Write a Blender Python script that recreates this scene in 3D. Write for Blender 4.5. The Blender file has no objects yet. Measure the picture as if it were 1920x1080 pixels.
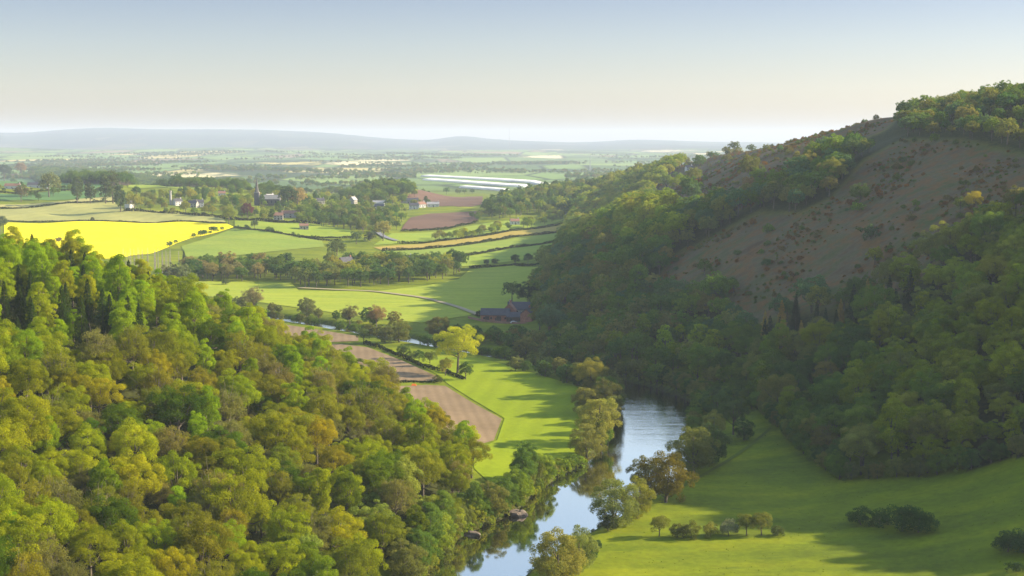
import bpy, math, random
import numpy as np
from mathutils import Vector, geometry

random.seed(7); RS = np.random.RandomState(11)
sc = bpy.context.scene
COL = sc.collection
R = math.radians

# ------------------------------------------------------------------ camera
CAMH = 110.0; F = 2667.0; PITCH = math.atan(278/2667.0)
cp_, sp_ = math.cos(PITCH), math.sin(PITCH)
cam = bpy.data.objects.new('camera', bpy.data.cameras.new('camera'))
COL.objects.link(cam); sc.camera = cam
cam.location = (0, 0, CAMH); cam.rotation_euler = (math.pi/2 - PITCH, 0, 0)
cam.data.sensor_width = 36; cam.data.lens = 50; cam.data.clip_start = 1; cam.data.clip_end = 80000

def project(x, y, z):
    x = np.asarray(x, float); y = np.asarray(y, float); z = np.asarray(z, float)
    dz = z - CAMH
    fwd = y*cp_ - dz*sp_; up = y*sp_ + dz*cp_
    fwd = np.maximum(fwd, 1e-3)
    return 960 + F*x/fwd, 540 - F*up/fwd
def ray(px, py):
    u = (px-960)/F; v = (540-py)/F
    return np.array([u, cp_ + v*sp_, -sp_ + v*cp_])
def wz0(px, py, z=0.0):
    d = ray(px, py); t = (z-CAMH)/d[2]
    return (d[0]*t, d[1]*t)

# ------------------------------------------------------------------ terrain heights (cross sections of the valley)
SKY_HILLS = [(-1500,262),(-600,250),(0,248),(60,249),(90,244),(180,240),(300,242),(480,242),(560,246),(600,247),(660,252),(700,257),(740,261),
             (780,263),(825,263),(842,256),(856,252),(872,253),(890,258),(930,261),(1000,264),(1060,267),(1120,266),(1150,264),(1190,261),
             (1230,262),(1320,266),(1500,268),(1920,262),(3400,262)]
def hillrow(Y, k):
    return [((px-960)/2667*Y, k*(CAMH+(262-py)*18000/2667*1.0)) for px, py in SKY_HILLS]
ROWS = [
 (-300, [(-800,120),(-300,115),(0,108),(300,104),(900,100)]),
 (2, [(-800,118),(-300,113),(0,107.6),(300,98),(900,96)]),
 (25, [(-600,110),(-200,98),(0,80),(100,60),(200,55),(600,70)]),
 (100, [(-600,100),(-250,80),(-130,40),(-80,20),(-40,6),(0,4),(60,6),(120,8),(200,25),(350,66),(600,84)]),
 (180, [(-600,100),(-300,80),(-170,42),(-115,22),(-86,4),(-30,2),(100,2.5),(180,14),(300,50),(400,74),(700,80)]),
 (250, [(-600,100),(-300,78),(-180,46),(-110,24),(-78,12),(-56,3),(-10,2),(110,2.5),(160,10),(200,24),(330,60),(450,78),(700,80)]),
 (300, [(-600,100),(-300,82),(-200,56),(-110,26),(-70,12),(-38,3),(0,2),(110,2.5),(150,8),(200,26),(330,68),(450,84),(700,85)]),
 (360, [(-600,105),(-300,85),(-200,62),(-130,36),(-80,20),(-45,10),(-22,3),(0,2),(100,3),(140,12),(180,24),(330,76),(450,84),(700,70)]),
 (420, [(-600,105),(-300,85),(-200,64),(-140,48),(-90,30),(-50,17),(-16,4),(0,2),(90,2.5),(130,9),(150,18),(200,38),(330,92),(450,96),(700,80)]),
 (480, [(-600,100),(-300,80),(-210,64),(-150,54),(-100,38),(-60,22),(-28,6),(-8,2),(85,2),(110,6),(140,22),(200,48),(250,74),(330,113),(450,116)]),
 (560, [(-600,95),(-300,76),(-220,62),(-160,50),(-110,32),(-75,12),(-50,3),(0,2),(80,1.5),(105,8),(150,30),(200,55),(260,84),(330,96),(450,104),(700,110)]),
 (650, [(-600,85),(-300,62),(-230,45),(-180,28),(-135,8),(-95,2.5),(0,2),(60,1.5),(80,6),(120,28),(200,74),(260,94),(330,100),(450,108),(700,110)]),
 (750, [(-600,75),(-300,48),(-240,26),(-190,8),(-150,2.5),(0,2),(25,2),(45,4),(70,22),(150,68),(250,110),(300,120),(450,130),(700,130)]),
 (830, [(-600,70),(-300,30),(-240,10),(-200,3),(0,2),(12,3),(35,14),(100,54),(200,100),(300,136),(420,150),(700,145)]),
 (950, [(-700,60),(-350,20),(-280,4),(-100,2),(0,2),(12,3),(40,18),(100,52),(200,96),(290,131),(400,138),(700,140)]),
 (1080,[(-700,55),(-350,12),(-280,4),(0,3),(15,5),(60,32),(120,64),(200,100),(270,124),(350,128),(700,125)]),
 (1230,[(-700,45),(-350,12),(-250,4),(0,3),(28,6),(60,24),(130,62),(200,95),(268,117),(400,120),(700,110)]),
 (1300,[(-900,30),(-500,8),(-350,6),(-200,4),(0,5),(40,8),(80,30),(150,62),(220,94),(275,115),(400,116),(700,105)]),
 (1400,[(-900,40),(-540,18),(-400,12),(-280,10),(-150,8),(0,6),(50,8),(100,32),(180,74),(260,106),(400,110),(700,100)]),
 (1500,[(-900,42),(-540,25),(-400,24),(-250,21),(-150,15),(-60,10),(50,10),(100,24),(160,54),(220,83),(265,101),(400,104),(700,95)]),
 (1650,[(-900,50),(-600,34),(-400,32),(-280,27),(-150,18),(-60,17),(60,20),(110,32),(160,56),(240,95),(400,98),(700,90)]),
 (1800,[(-900,52),(-620,42),(-400,37),(-280,27),(-200,22),(-100,20),(0,22),(90,25),(130,40),(180,64),(240,86),(400,88),(700,85)]),
 (2000,[(-1000,56),(-600,47),(-400,42),(-300,30),(-200,24),(-150,26),(-100,22),(0,24),(110,34),(150,48),(195,66),(300,78),(700,80)]),
 (2150,[(-1000,50),(-600,42),(-400,34),(-300,27),(-240,34),(-193,50),(-150,38),(-100,22),(0,22),(120,36),(165,47),(250,58),(700,70)]),
 (2400,[(-1000,30),(-600,26),(-400,18),(-200,12),(0,14),(150,28),(200,36),(300,44),(700,50)]),
 (2800,[(-1500,6),(0,6),(200,14),(400,20),(900,30)]),
 (3400,[(-2000,2),(0,2),(1500,2)]),
 (7000,[(-4000,4),(-1500,12),(0,3),(1500,8),(6000,3)]),
 (10500,[(px,z*1.0) for px,z in [(-9000,60),(-4200,70),(-3200,36),(-2000,52),(-900,22),(0,30),(1200,20),(2500,48),(9000,30)]]),
 (12500,[(-9000,40),(-3800,30),(-1500,42),(0,18),(1500,36),(9000,20)]),
 (15000,hillrow(15000,.62)),
 (18000,hillrow(18000,1.0)),
 (23000,hillrow(23000,.72)),
 (40000,[(-9000,20),(9000,20)]),
]
RY = np.array([r[0] for r in ROWS], float)
RX = [np.array([p[0] for p in r[1]], float) for r in ROWS]
RZ = [np.array([p[1] for p in r[1]], float) for r in ROWS]
def Traw(x, y):
    x = np.asarray(x, float); y = np.asarray(y, float)
    out = np.zeros_like(x)
    yc = np.clip(y, RY[0], RY[-1]-1e-6)
    idx = np.clip(np.searchsorted(RY, yc, side='right')-1, 0, len(RY)-2)
    for i in range(len(RY)-1):
        m = idx == i
        if not m.any(): continue
        t = (yc[m]-RY[i])/(RY[i+1]-RY[i])
        # spread the X of each section with depth so that features run along view lines in the distance
        a = np.interp(x[m], RX[i], RZ[i]); b = np.interp(x[m], RX[i+1], RZ[i+1])
        if RY[i] >= 2700:
            s = x[m]/np.maximum(y[m], 1)
            a = np.interp(s*RY[i], RX[i], RZ[i]); b = np.interp(s*RY[i+1], RX[i+1], RZ[i+1])
        out[m] = a*(1-t)+b*t
    return out
BANKL = [(-70,120),(-70,180),(-56,240),None,(795,1085),(850,1010),(905,985),(965,960),(1000,925),(1040,897),(1095,868),(1135,840),(1152,800),(1158,760),(1146,735),(1110,716),(1050,698),(960,681),(870,664),(775,647),(700,634),(620,620),(540,606),(440,592),(300,578),(150,570)]
BANKR = [(-38,120),(-40,180),(-26,240),None,(975,1085),(1050,1035),(1110,1000),(1185,962),(1240,925),(1288,887),(1308,856),(1292,830),(1292,800),(1312,775),(1292,748),(1235,726),(1170,711),(1100,694),(1050,682),(960,667),(870,651),(775,634),(700,621),(620,609),(540,597),(440,583),(300,570),(150,563)]
def bank(l):
    k = l.index(None)
    return [tuple(map(float,p)) for p in l[:k]] + [wz0(*p) for p in l[k+1:]]
def smoothline(P, n=3):
    P = np.array(P, float)
    for _ in range(n-1):
        Q = np.empty((2*len(P)-2, 2)); Q[0::2] = P[:-1]*.75+P[1:]*.25; Q[1::2] = P[:-1]*.25+P[1:]*.75
        P = np.vstack([P[:1], Q, P[-1:]])
    return P
BL = smoothline(bank(BANKL)); BR = smoothline(bank(BANKR))
RIVER = np.vstack([BL, BR[::-1]])
def inpoly(x, y, P):
    P = np.asarray(P, float); ins = np.zeros(np.shape(x), bool); n = len(P)
    for i in range(n):
        x1, y1 = P[i]; x2, y2 = P[(i+1) % n]
        if y1 == y2: continue
        c = ((y1 > y) != (y2 > y)) & (x < (x2-x1)*(y-y1)/(y2-y1)+x1)
        ins ^= c
    return ins
def polydist(x, y, P, closed=True):
    P = np.asarray(P, float); d = np.full(np.shape(x), 1e9); n = len(P)
    for i in range(n if closed else n-1):
        a = P[i]; b = P[(i+1) % n]; ab = b-a; L = (ab**2).sum()+1e-9
        t = np.clip(((x-a[0])*ab[0]+(y-a[1])*ab[1])/L, 0, 1)
        d = np.minimum(d, np.hypot(x-a[0]-t*ab[0], y-a[1]-t*ab[1]))
    return d
def T(x, y):
    x = np.atleast_1d(np.asarray(x, float)); y = np.atleast_1d(np.asarray(y, float))
    r = 5+0.012*np.abs(y)
    z = Traw(x, y)*2
    for a in range(6):
        z = z+Traw(x+r*math.cos(a*1.047), y+r*1.3*math.sin(a*1.047))
    z /= 8
    # rolling ground
    hill = np.clip((z-4)/20, 0, 1)
    z = z + hill*(1.6*np.sin(x/23+y/61)*np.sin(y/37-x/51)+0.8*np.sin(x/11+2)*np.sin(y/14)) + .25*np.sin(x/17)*np.sin(y/29)
    far = np.clip((y-2800)/2500, 0, 1)
    z = z + far*(5*np.sin(x/410+y/900)*np.sin(y/620-x/1300)+2.5*np.sin(x/190)*np.sin(y/330+1))
    m = (y < 1100) & (y > 100) & (np.abs(x) < 420)
    if m.any():
        xm, ym = x[m], y[m]
        d = polydist(xm, ym, RIVER); ins = inpoly(xm, ym, RIVER)
        sd = np.where(ins, -d, d)
        k = np.clip((sd+1.6)/2.6, 0, 1); k = k*k*(3-2*k)
        zz = z[m]
        near = np.clip(1-(sd-2)/16, 0, 1)           # the flood plain next to the water keeps its 2 m
        zz = np.maximum(zz, 1.0*near*(sd > 0)); zz = np.where(sd < 20, np.minimum(zz, 1.1+.22*np.maximum(sd, 0)+np.maximum(sd-8, 0)*.5), zz)
        z[m] = -1.8*(1-k)+zz*k
    return z
def T1(x, y): return float(T([x], [y])[0])
def hit(px, py, tmin=80, tmax=30000):
    d = ray(px, py); t = np.geomspace(tmin, tmax, 1600)
    z = CAMH+d[2]*t; g = T(d[0]*t, d[1]*t)
    k = np.where(z <= g)[0]
    if len(k) == 0:
        return hit(px, py+2) if py < 500 else None
    k = k[0]
    if k == 0: tt = t[0]
    else:
        a = z[k-1]-g[k-1]; b = g[k]-z[k]; tt = t[k-1]+(t[k]-t[k-1])*a/(a+b+1e-9)
    return (d[0]*tt, d[1]*tt)

# ------------------------------------------------------------------ object helpers
def tag(o, label=None, cat=None, group=None, kind=None):
    if label: o['label'] = label
    if cat: o['category'] = cat
    if group: o['group'] = group
    if kind: o['kind'] = kind
    return o
def mesh_np(name, V, faces, mats, mi=None, smooth=False):
    """faces: list of arrays (n,4) or (n,3)"""
    me = bpy.data.meshes.new(name)
    V = np.asarray(V, np.float32)
    me.vertices.add(len(V)); me.vertices.foreach_set('co', V.ravel())
    fl = [np.asarray(f, np.int32) for f in faces if len(f)]
    nl = sum(f.size for f in fl); nf = sum(len(f) for f in fl)
    me.loops.add(nl); me.loops.foreach_set('vertex_index', np.concatenate([f.ravel() for f in fl]))
    me.polygons.add(nf)
    tot = np.concatenate([np.full(len(f), f.shape[1], np.int32) for f in fl])
    st = np.concatenate([[0], np.cumsum(tot)[:-1]]).astype(np.int32)
    me.polygons.foreach_set('loop_start', st); me.polygons.foreach_set('loop_total', tot)
    if mi is not None: me.polygons.foreach_set('material_index', np.asarray(mi, np.int32))
    me.polygons.foreach_set('use_smooth', np.full(nf, smooth))
    for m in mats: me.materials.append(m)
    me.update(calc_edges=True)
    return me
def obj(name, me, parent=None, loc=None):
    o = bpy.data.objects.new(name, me); COL.objects.link(o)
    if parent: o.parent = parent
    if loc is not None: o.location = loc
    return o
class MB:
    def __init__(s): s.V = []; s.F4 = []; s.F3 = []
    def add(s, V, F):
        b = len(s.V); s.V += [tuple(v) for v in V]
        for f in F: (s.F4 if len(f) == 4 else s.F3).append([i+b for i in f])
    def box(s, c, d, rz=0):
        cx, cy, cz = c; hx, hy, hz = d[0]/2, d[1]/2, d[2]/2; co, si = math.cos(rz), math.sin(rz)
        V = []
        for dx, dy, dz in [(-1,-1,-1),(1,-1,-1),(1,1,-1),(-1,1,-1),(-1,-1,1),(1,-1,1),(1,1,1),(-1,1,1)]:
            x, y = dx*hx, dy*hy; V.append((cx+x*co-y*si, cy+x*si+y*co, cz+dz*hz))
        s.add(V, [(0,3,2,1),(4,5,6,7),(0,1,5,4),(1,2,6,5),(2,3,7,6),(3,0,4,7)])
    def tube(s, P, Rr, n=6, cap=True):
        P = [Vector(p) for p in P]; V = []; Fc = []
        for i, p in enumerate(P):
            t = (P[min(i+1, len(P)-1)]-P[max(i-1, 0)]).normalized()
            a = t.orthogonal().normalized() if abs(t.z) < .95 else Vector((1,0,0))
            a = (a - t*a.dot(t)).normalized(); b = t.cross(a)
            for k in range(n):
                w = 2*math.pi*k/n; V.append(p+(a*math.cos(w)+b*math.sin(w))*Rr[i])
        for i in range(len(P)-1):
            for k in range(n):
                Fc.append((i*n+k, i*n+(k+1) % n, (i+1)*n+(k+1) % n, (i+1)*n+k))
        s.add(V, Fc)
    def mesh(s, name, mat, smooth=False):
        return mesh_np(name, s.V, [s.F4, s.F3], [mat], smooth=smooth)
    def build(s, name, mat, parent=None, loc=None, smooth=False):
        return obj(name, s.mesh(name, mat, smooth), parent, loc)

# ------------------------------------------------------------------ materials
def newmat(name):
    m = bpy.data.materials.new(name); m.use_nodes = True; nt = m.node_tree
    for n in list(nt.nodes): nt.nodes.remove(n)
    out = nt.nodes.new('ShaderNodeOutputMaterial')
    return m, nt, out
def N(nt, t, **kw):
    n = nt.nodes.new(t)
    for k, v in kw.items():
        if k.startswith('_'): n.inputs[int(k[1:])].default_value = v
        else: setattr(n, k, v)
    return n
def L(nt, a, b): nt.links.new(a, b)
def ramp(nt, fac, stops):
    r = N(nt, 'ShaderNodeValToRGB'); e = r.color_ramp.elements
    while len(e) < len(stops): e.new(.5)
    for i, (p, c) in enumerate(stops): e[i].position = p; e[i].color = (*c, 1)
    L(nt, fac, r.inputs[0]); return r.outputs[0]
def noise(nt, co, scale, detail=4, rough=.55, dim='3D'):
    n = N(nt, 'ShaderNodeTexNoise'); n.inputs['Scale'].default_value = scale; n.inputs['Detail'].default_value = detail
    n.inputs['Roughness'].default_value = rough; L(nt, co, n.inputs['Vector']); return n.outputs['Fac']
def mixc(nt, f, a, b, mode='MIX'):
    m = N(nt, 'ShaderNodeMix', data_type='RGBA', blend_type=mode)
    if isinstance(f, (int, float)): m.inputs[0].default_value = f
    else: L(nt, f, m.inputs[0])
    for s, i in ((a, 6), (b, 7)):
        if isinstance(s, tuple): m.inputs[i].default_value = (*s, 1)
        else: L(nt, s, m.inputs[i])
    return m.outputs[2]
def math_(nt, op, a, b=None, c=None):
    m = N(nt, 'ShaderNodeMath', operation=op)
    for i, s in enumerate((a, b, c)):
        if s is None: continue
        if isinstance(s, (int, float)): m.inputs[i].default_value = s
        else: L(nt, s, m.inputs[i])
    return m.outputs[0]
def pos(nt): return N(nt, 'ShaderNodeNewGeometry').outputs['Position']
def scaled(nt, v, s):
    m = N(nt, 'ShaderNodeMapping'); m.inputs['Scale'].default_value = s; L(nt, v, m.inputs[0]); return m.outputs[0]
def principled(nt, out, col, rough=.9, spec=.2):
    p = N(nt, 'ShaderNodeBsdfPrincipled')
    if isinstance(col, tuple): p.inputs['Base Color'].default_value = (*col, 1)
    else: L(nt, col, p.inputs['Base Color'])
    p.inputs['Roughness'].default_value = rough; p.inputs['Specular IOR Level'].default_value = spec
    L(nt, p.outputs[0], out.inputs[0]); return p
def simple(name, c, rough=.85, var=.25, scale=.8):
    m, nt, out = newmat(name)
    f = noise(nt, pos(nt), scale)
    col = ramp(nt, f, [(.3, tuple(x*(1-var) for x in c)), (.7, tuple(min(1, x*(1+var)) for x in c))])
    principled(nt, out, col, rough); return m

def leafmat(name, mode):
    m, nt, out = newmat(name)
    if mode == 'obj':
        base = N(nt, 'ShaderNodeObjectInfo').outputs['Color']
    else:
        base = N(nt, 'ShaderNodeAttribute', attribute_type='INSTANCER', attribute_name='tint').outputs['Color']
    lf = N(nt, 'ShaderNodeAttribute', attribute_type='GEOMETRY', attribute_name='leafvar').outputs['Fac']
    nz = noise(nt, pos(nt), .35, 2)
    v = math_(nt, 'MULTIPLY', math_(nt, 'MULTIPLY_ADD', lf, .7, .65), math_(nt, 'MULTIPLY_ADD', nz, .7, .65))
    hs = N(nt, 'ShaderNodeHueSaturation'); hs.inputs['Saturation'].default_value = 1.0
    L(nt, base, hs.inputs['Color']); L(nt, v, hs.inputs['Value'])
    L(nt, math_(nt, 'MULTIPLY_ADD', lf, -.03, .515), hs.inputs['Hue'])
    d = N(nt, 'ShaderNodeBsdfDiffuse'); t = N(nt, 'ShaderNodeBsdfTranslucent')
    L(nt, hs.outputs[0], d.inputs[0])
    yl = mixc(nt, 1.0, hs.outputs[0], (1.25, 1.15, .6), 'MULTIPLY'); L(nt, yl, t.inputs[0])
    mx = N(nt, 'ShaderNodeMixShader'); mx.inputs[0].default_value = .42
    L(nt, d.outputs[0], mx.inputs[1]); L(nt, t.outputs[0], mx.inputs[2]); L(nt, mx.outputs[0], out.inputs[0])
    return m
M_LEAF = leafmat('leaves', 'obj'); M_LEAFI = leafmat('leaves_of_distant_trees', 'inst')
M_BARK = simple('bark', (.13, .105, .08), .95, .35, 2)
M_PALEBARK = simple('pale_bark', (.30, .27, .22), .95, .3, 2)

# field / ground colour: broad variation plus fine tufts, with optional tractor lines
def fieldmat(name, c, c2, rows=None, rowamt=.12, fine=.6, big=.012, streak=(1, 3, 1)):
    m, nt, out = newmat(name)
    P = pos(nt)
    a = noise(nt, scaled(nt, P, streak), big, 5, .6); b = noise(nt, P, fine, 3, .7)
    col = ramp(nt, a, [(.32, c2), (.68, c)])
    v = math_(nt, 'MULTIPLY_ADD', b, .5, .75)
    hs = N(nt, 'ShaderNodeHueSaturation'); L(nt, col, hs.inputs['Color'])
    if rows:
        ang, per = rows
        mp = N(nt, 'ShaderNodeMapping'); mp.inputs['Rotation'].default_value = (0, 0, ang); L(nt, P, mp.inputs[0])
        w = N(nt, 'ShaderNodeTexWave', bands_direction='X'); w.inputs['Scale'].default_value = 1/per*.314
        w.inputs['Distortion'].default_value = .6; w.inputs['Detail'].default_value = 2; L(nt, mp.outputs[0], w.inputs[0])
        v = math_(nt, 'MULTIPLY', v, math_(nt, 'MULTIPLY_ADD', w.outputs['Fac'], rowamt, 1-rowamt/2))
    L(nt, v, hs.inputs['Value']); principled(nt, out, hs.outputs[0], .95, .1)
    return m

# ------------------------------------------------------------------ ground
TH = np.radians(np.concatenate([np.linspace(-60, -24, 60, endpoint=False), np.linspace(-24, 24, 560, endpoint=False), np.linspace(24, 70, 90)]))
RR = np.concatenate([[3, 6, 12, 20, 30, 45, 60, 80, 100, 130], np.geomspace(160, 4500, 620), np.geomspace(4600, 26000, 170)])
tt, rr = np.meshgrid(TH, RR)
GX = rr*np.sin(tt); GY = rr*np.cos(tt)
GZ = T(GX.ravel(), GY.ravel())
nr, na = GX.shape
gi = np.arange(nr*na).reshape(nr, na)
quads = np.stack([gi[:-1, :-1], gi[:-1, 1:], gi[1:, 1:], gi[1:, :-1]], -1).reshape(-1, 4)

# patches given as outlines in photograph pixels, found on the ground by rays
HEATH = [
 [(1195,395),(1235,350),(1290,300),(1400,268),(1520,236),(1640,212),(1690,215),(1660,245),(1560,285),(1500,335),(1400,392),(1310,402)],
 [(1215,545),(1262,482),(1345,440),(1420,400),(1500,400),(1560,370),(1620,300),(1690,262),(1800,262),(1960,300),(2060,330),(2060,420),(1900,400),(1800,430),(1762,490),(1710,545),(1580,572),(1440,602),(1390,618),(1350,570)],
]
PXG, PYG = project(GX.ravel(), GY.ravel(), GZ)
righthill = (GX.ravel() > 8) & (GY.ravel() > 500)
def inheath(px, py):
    m = np.zeros(np.shape(px), bool)
    for P in HEATH: m |= inpoly(px, py, P)
    return m
hmask = (inheath(PXG, PYG) & righthill).astype(float).reshape(nr, na)
for _ in range(3):
    h2 = hmask.copy(); h2[1:-1, 1:-1] = (hmask[1:-1, 1:-1]*2+hmask[:-2, 1:-1]+hmask[2:, 1:-1]+hmask[1:-1, :-2]+hmask[1:-1, 2:])/6; hmask = h2
def onto(pts): return [hit(*p) for p in pts]
RW = [(2700,700),(2300,745),(2060,800),(1920,856),(1750,894),(1570,904),(1502,852),(1452,800),(1420,772),(1330,752),(1296,742),(1238,718),(1170,704),(1100,686),(1060,668),(1040,640),(1010,628),(1000,612),(1000,560),(1008,540),(1018,505),(1045,480),(1056,450),(1066,425),(1078,400),(1110,372),(1150,352)]
_f = sorted([(w[1], w[0]) for w in onto(RW[2:])])
FOOTX = np.interp(GY.ravel(), [a for a, b in _f], [b for a, b in _f])
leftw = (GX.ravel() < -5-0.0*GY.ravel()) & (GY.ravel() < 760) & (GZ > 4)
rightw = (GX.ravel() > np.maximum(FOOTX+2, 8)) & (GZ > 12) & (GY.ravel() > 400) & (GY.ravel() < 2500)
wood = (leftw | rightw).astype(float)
plain = np.clip((GY.ravel()-2600)/600, 0, 1)
def groundmat():
    m, nt, out = newmat('ground')
    P = pos(nt)
    A = lambda n: N(nt, 'ShaderNodeAttribute', attribute_name=n).outputs['Fac']
    n1 = noise(nt, scaled(nt, P, (1, 3, 1)), .015, 6, .6); n2 = noise(nt, P, .5, 4, .7)
    grass = ramp(nt, n1, [(.3, (.085, .115, .008)), (.5, (.145, .180, .006)), (.7, (.23, .245, .006))])
    n5 = noise(nt, scaled(nt, P, (1, 5, 1)), .05, 3, .6)
    grass = mixc(nt, ramp(nt, n5, [(.62, (0,0,0)), (.70, (.5,.5,.5))]), grass, (.09, .13, .01))
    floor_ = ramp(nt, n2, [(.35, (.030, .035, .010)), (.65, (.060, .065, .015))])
    n3 = noise(nt, scaled(nt, P, (1, 2.2, 1)), .035, 6, .65); n4 = noise(nt, P, .12, 5, .7)
    heath = ramp(nt, n3, [(.30, (.055, .085, .018)), (.43, (.092, .090, .030)), (.54, (.128, .098, .050)), (.66, (.088, .052, .022))])
    heath = mixc(nt, ramp(nt, n4, [(.48, (0,0,0)), (.58, (.85,.85,.85))]), heath, (.150, .074, .022))
    # distant plain: patchwork of fields and hedges
    sv = scaled(nt, P, (1, .42, 0))
    vo = N(nt, 'ShaderNodeTexVoronoi', feature='F1'); vo.inputs['Scale'].default_value = .0032; L(nt, sv, vo.inputs['Vector'])
    ve = N(nt, 'ShaderNodeTexVoronoi', feature='DISTANCE_TO_EDGE'); ve.inputs['Scale'].default_value = .0032; L(nt, sv, ve.inputs['Vector'])
    sr = N(nt, 'ShaderNodeSeparateColor'); L(nt, vo.outputs['Color'], sr.inputs[0])
    pf = ramp(nt, sr.outputs[0], [(0, (.09, .15, .04)), (.22, (.14, .21, .05)), (.45, (.21, .29, .07)), (.62, (.26, .20, .11)), (.70, (.17,.26,.06)), (.90, (.50, .42, .14)), (.965, (.68, .58, .30))])
    pf.node.color_ramp.interpolation = 'CONSTANT'
    pf = mixc(nt, ramp(nt, ve.outputs[0], [(.0, (1,1,1)), (.05, (0,0,0))]), pf, (.02, .035, .012))
    wn = noise(nt, scaled(nt, P, (1, .35, 0)), .0016, 5, .65)
    pf = mixc(nt, ramp(nt, wn, [(.53, (0,0,0)), (.57, (1,1,1))]), pf, (.04, .07, .02))
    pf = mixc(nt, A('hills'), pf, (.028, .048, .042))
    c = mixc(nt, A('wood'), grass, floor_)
    c = mixc(nt, A('heath'), c, heath)
    c = mixc(nt, A('bank'), c, ramp(nt, n2, [(.35, (.06, .05, .025)), (.6, (.07, .09, .02))]))
    c = mixc(nt, A('plain'), c, pf)
    hs = N(nt, 'ShaderNodeHueSaturation'); L(nt, c, hs.inputs['Color']); L(nt, math_(nt, 'MULTIPLY', math_(nt, 'MULTIPLY_ADD', n2, .8, .6), math_(nt, 'MULTIPLY_ADD', n4, .7, .65)), hs.inputs['Value'])
    principled(nt, out, hs.outputs[0], .95, .08)
    return m
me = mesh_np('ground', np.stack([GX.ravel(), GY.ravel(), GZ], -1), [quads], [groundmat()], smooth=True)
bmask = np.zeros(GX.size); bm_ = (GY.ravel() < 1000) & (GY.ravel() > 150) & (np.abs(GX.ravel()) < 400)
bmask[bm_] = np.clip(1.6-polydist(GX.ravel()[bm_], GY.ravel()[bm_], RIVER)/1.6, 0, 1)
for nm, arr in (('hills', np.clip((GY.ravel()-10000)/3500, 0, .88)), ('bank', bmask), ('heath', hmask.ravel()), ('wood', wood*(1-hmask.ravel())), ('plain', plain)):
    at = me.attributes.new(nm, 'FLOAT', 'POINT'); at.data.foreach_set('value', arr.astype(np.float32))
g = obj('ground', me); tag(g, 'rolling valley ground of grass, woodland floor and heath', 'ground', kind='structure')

# river surface
def watermat():
    m, nt, out = newmat('river_water')
    P = pos(nt)
    p = N(nt, 'ShaderNodeBsdfPrincipled'); p.inputs['Base Color'].default_value = (.012, .016, .010, 1)
    p.inputs['Roughness'].default_value = .045; p.inputs['IOR'].default_value = 1.33; p.inputs['Specular IOR Level'].default_value = .9
    sx = N(nt, 'ShaderNodeSeparateXYZ'); L(nt, P, sx.inputs[0])
    ripple = N(nt, 'ShaderNodeMapRange'); ripple.inputs[1].default_value = 455; ripple.inputs[2].default_value = 560
    ripple.inputs[3].default_value = .05; ripple.inputs[4].default_value = 1.0; L(nt, sx.outputs[1], ripple.inputs[0])
    a = noise(nt, scaled(nt, P, (.35, 1.3, 1)), .9, 5, .6); b = noise(nt, scaled(nt, P, (.25, 1, 1)), .16, 4, .6)
    h = math_(nt, 'ADD', math_(nt, 'MULTIPLY', a, .5), b)
    bp = N(nt, 'ShaderNodeBump'); bp.inputs['Distance'].default_value = .5
    L(nt, math_(nt, 'MULTIPLY', ripple.outputs[0], .22), bp.inputs['Strength']); L(nt, h, bp.inputs['Height'])
    L(nt, bp.outputs[0], p.inputs['Normal'])
    gl = N(nt, 'ShaderNodeBsdfGlossy'); gl.inputs['Color'].default_value = (1, .97, .93, 1); gl.inputs['Roughness'].default_value = .05
    L(nt, bp.outputs[0], gl.inputs['Normal']); mx = N(nt, 'ShaderNodeMixShader'); mx.inputs[0].default_value = .62
    L(nt, p.outputs[0], mx.inputs[1]); L(nt, gl.outputs[0], mx.inputs[2]); L(nt, mx.outputs[0], out.inputs[0]); return m
def drape(name, outline, step, off, mat, z=None, label=None, cat=None):
    P = [outline[i] for i in range(len(outline))]
    B = []
    for i in range(len(P)):
        a = np.array(P[i]); b = np.array(P[(i+1) % len(P)]); n = max(1, int(np.hypot(*(b-a))/step))
        B += [tuple(a+(b-a)*k/n) for k in range(n)]
    Bn = np.array(B); x0, y0 = Bn.min(0); x1, y1 = Bn.max(0)
    xs, ys = np.meshgrid(np.arange(x0, x1, step), np.arange(y0, y1, step)); xs = xs.ravel(); ys = ys.ravel()
    k = inpoly(xs, ys, Bn)
    xs, ys = xs[k], ys[k]
    k = polydist(xs, ys, Bn) > step*.4
    pts = B+list(zip(xs[k].tolist(), ys[k].tolist()))
    vs, es, fs, *_ = geometry.delaunay_2d_cdt([Vector(p) for p in pts], [(i, (i+1) % len(B)) for i in range(len(B))], [list(range(len(B)))], 1, 1e-4)
    vx = np.array([v.x for v in vs]); vy = np.array([v.y for v in vs])
    zz = np.full(len(vx), z) if z is not None else T(vx, vy)+off
    me = mesh_np(name, np.stack([vx, vy, zz], -1), [np.array([f for f in fs if len(f) == 3])], [mat], smooth=True)
    if me.polygons[0].normal.z < 0: me.flip_normals()
    return tag(obj(name, me), label, cat, kind='structure')
cen = (BL[:1]+BR[:1])/2
def offset_river():
    # the sheet reaches a little under both banks
    out = []
    for Lk, s in ((BL, 1), (BR, -1)):
        t = np.gradient(Lk, axis=0); t /= np.hypot(t[:, 0], t[:, 1])[:, None]+1e-9
        nrm = np.stack([-t[:, 1], t[:, 0]], -1)*s
        out.append(Lk+nrm*1.2)
    return np.vstack([out[0], out[1][::-1]])
RV = offset_river()
drape('river', [tuple(p) for p in RV], 12, 0, watermat(), z=0.0, label='winding river reflecting the pale sky', cat='river')

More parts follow.
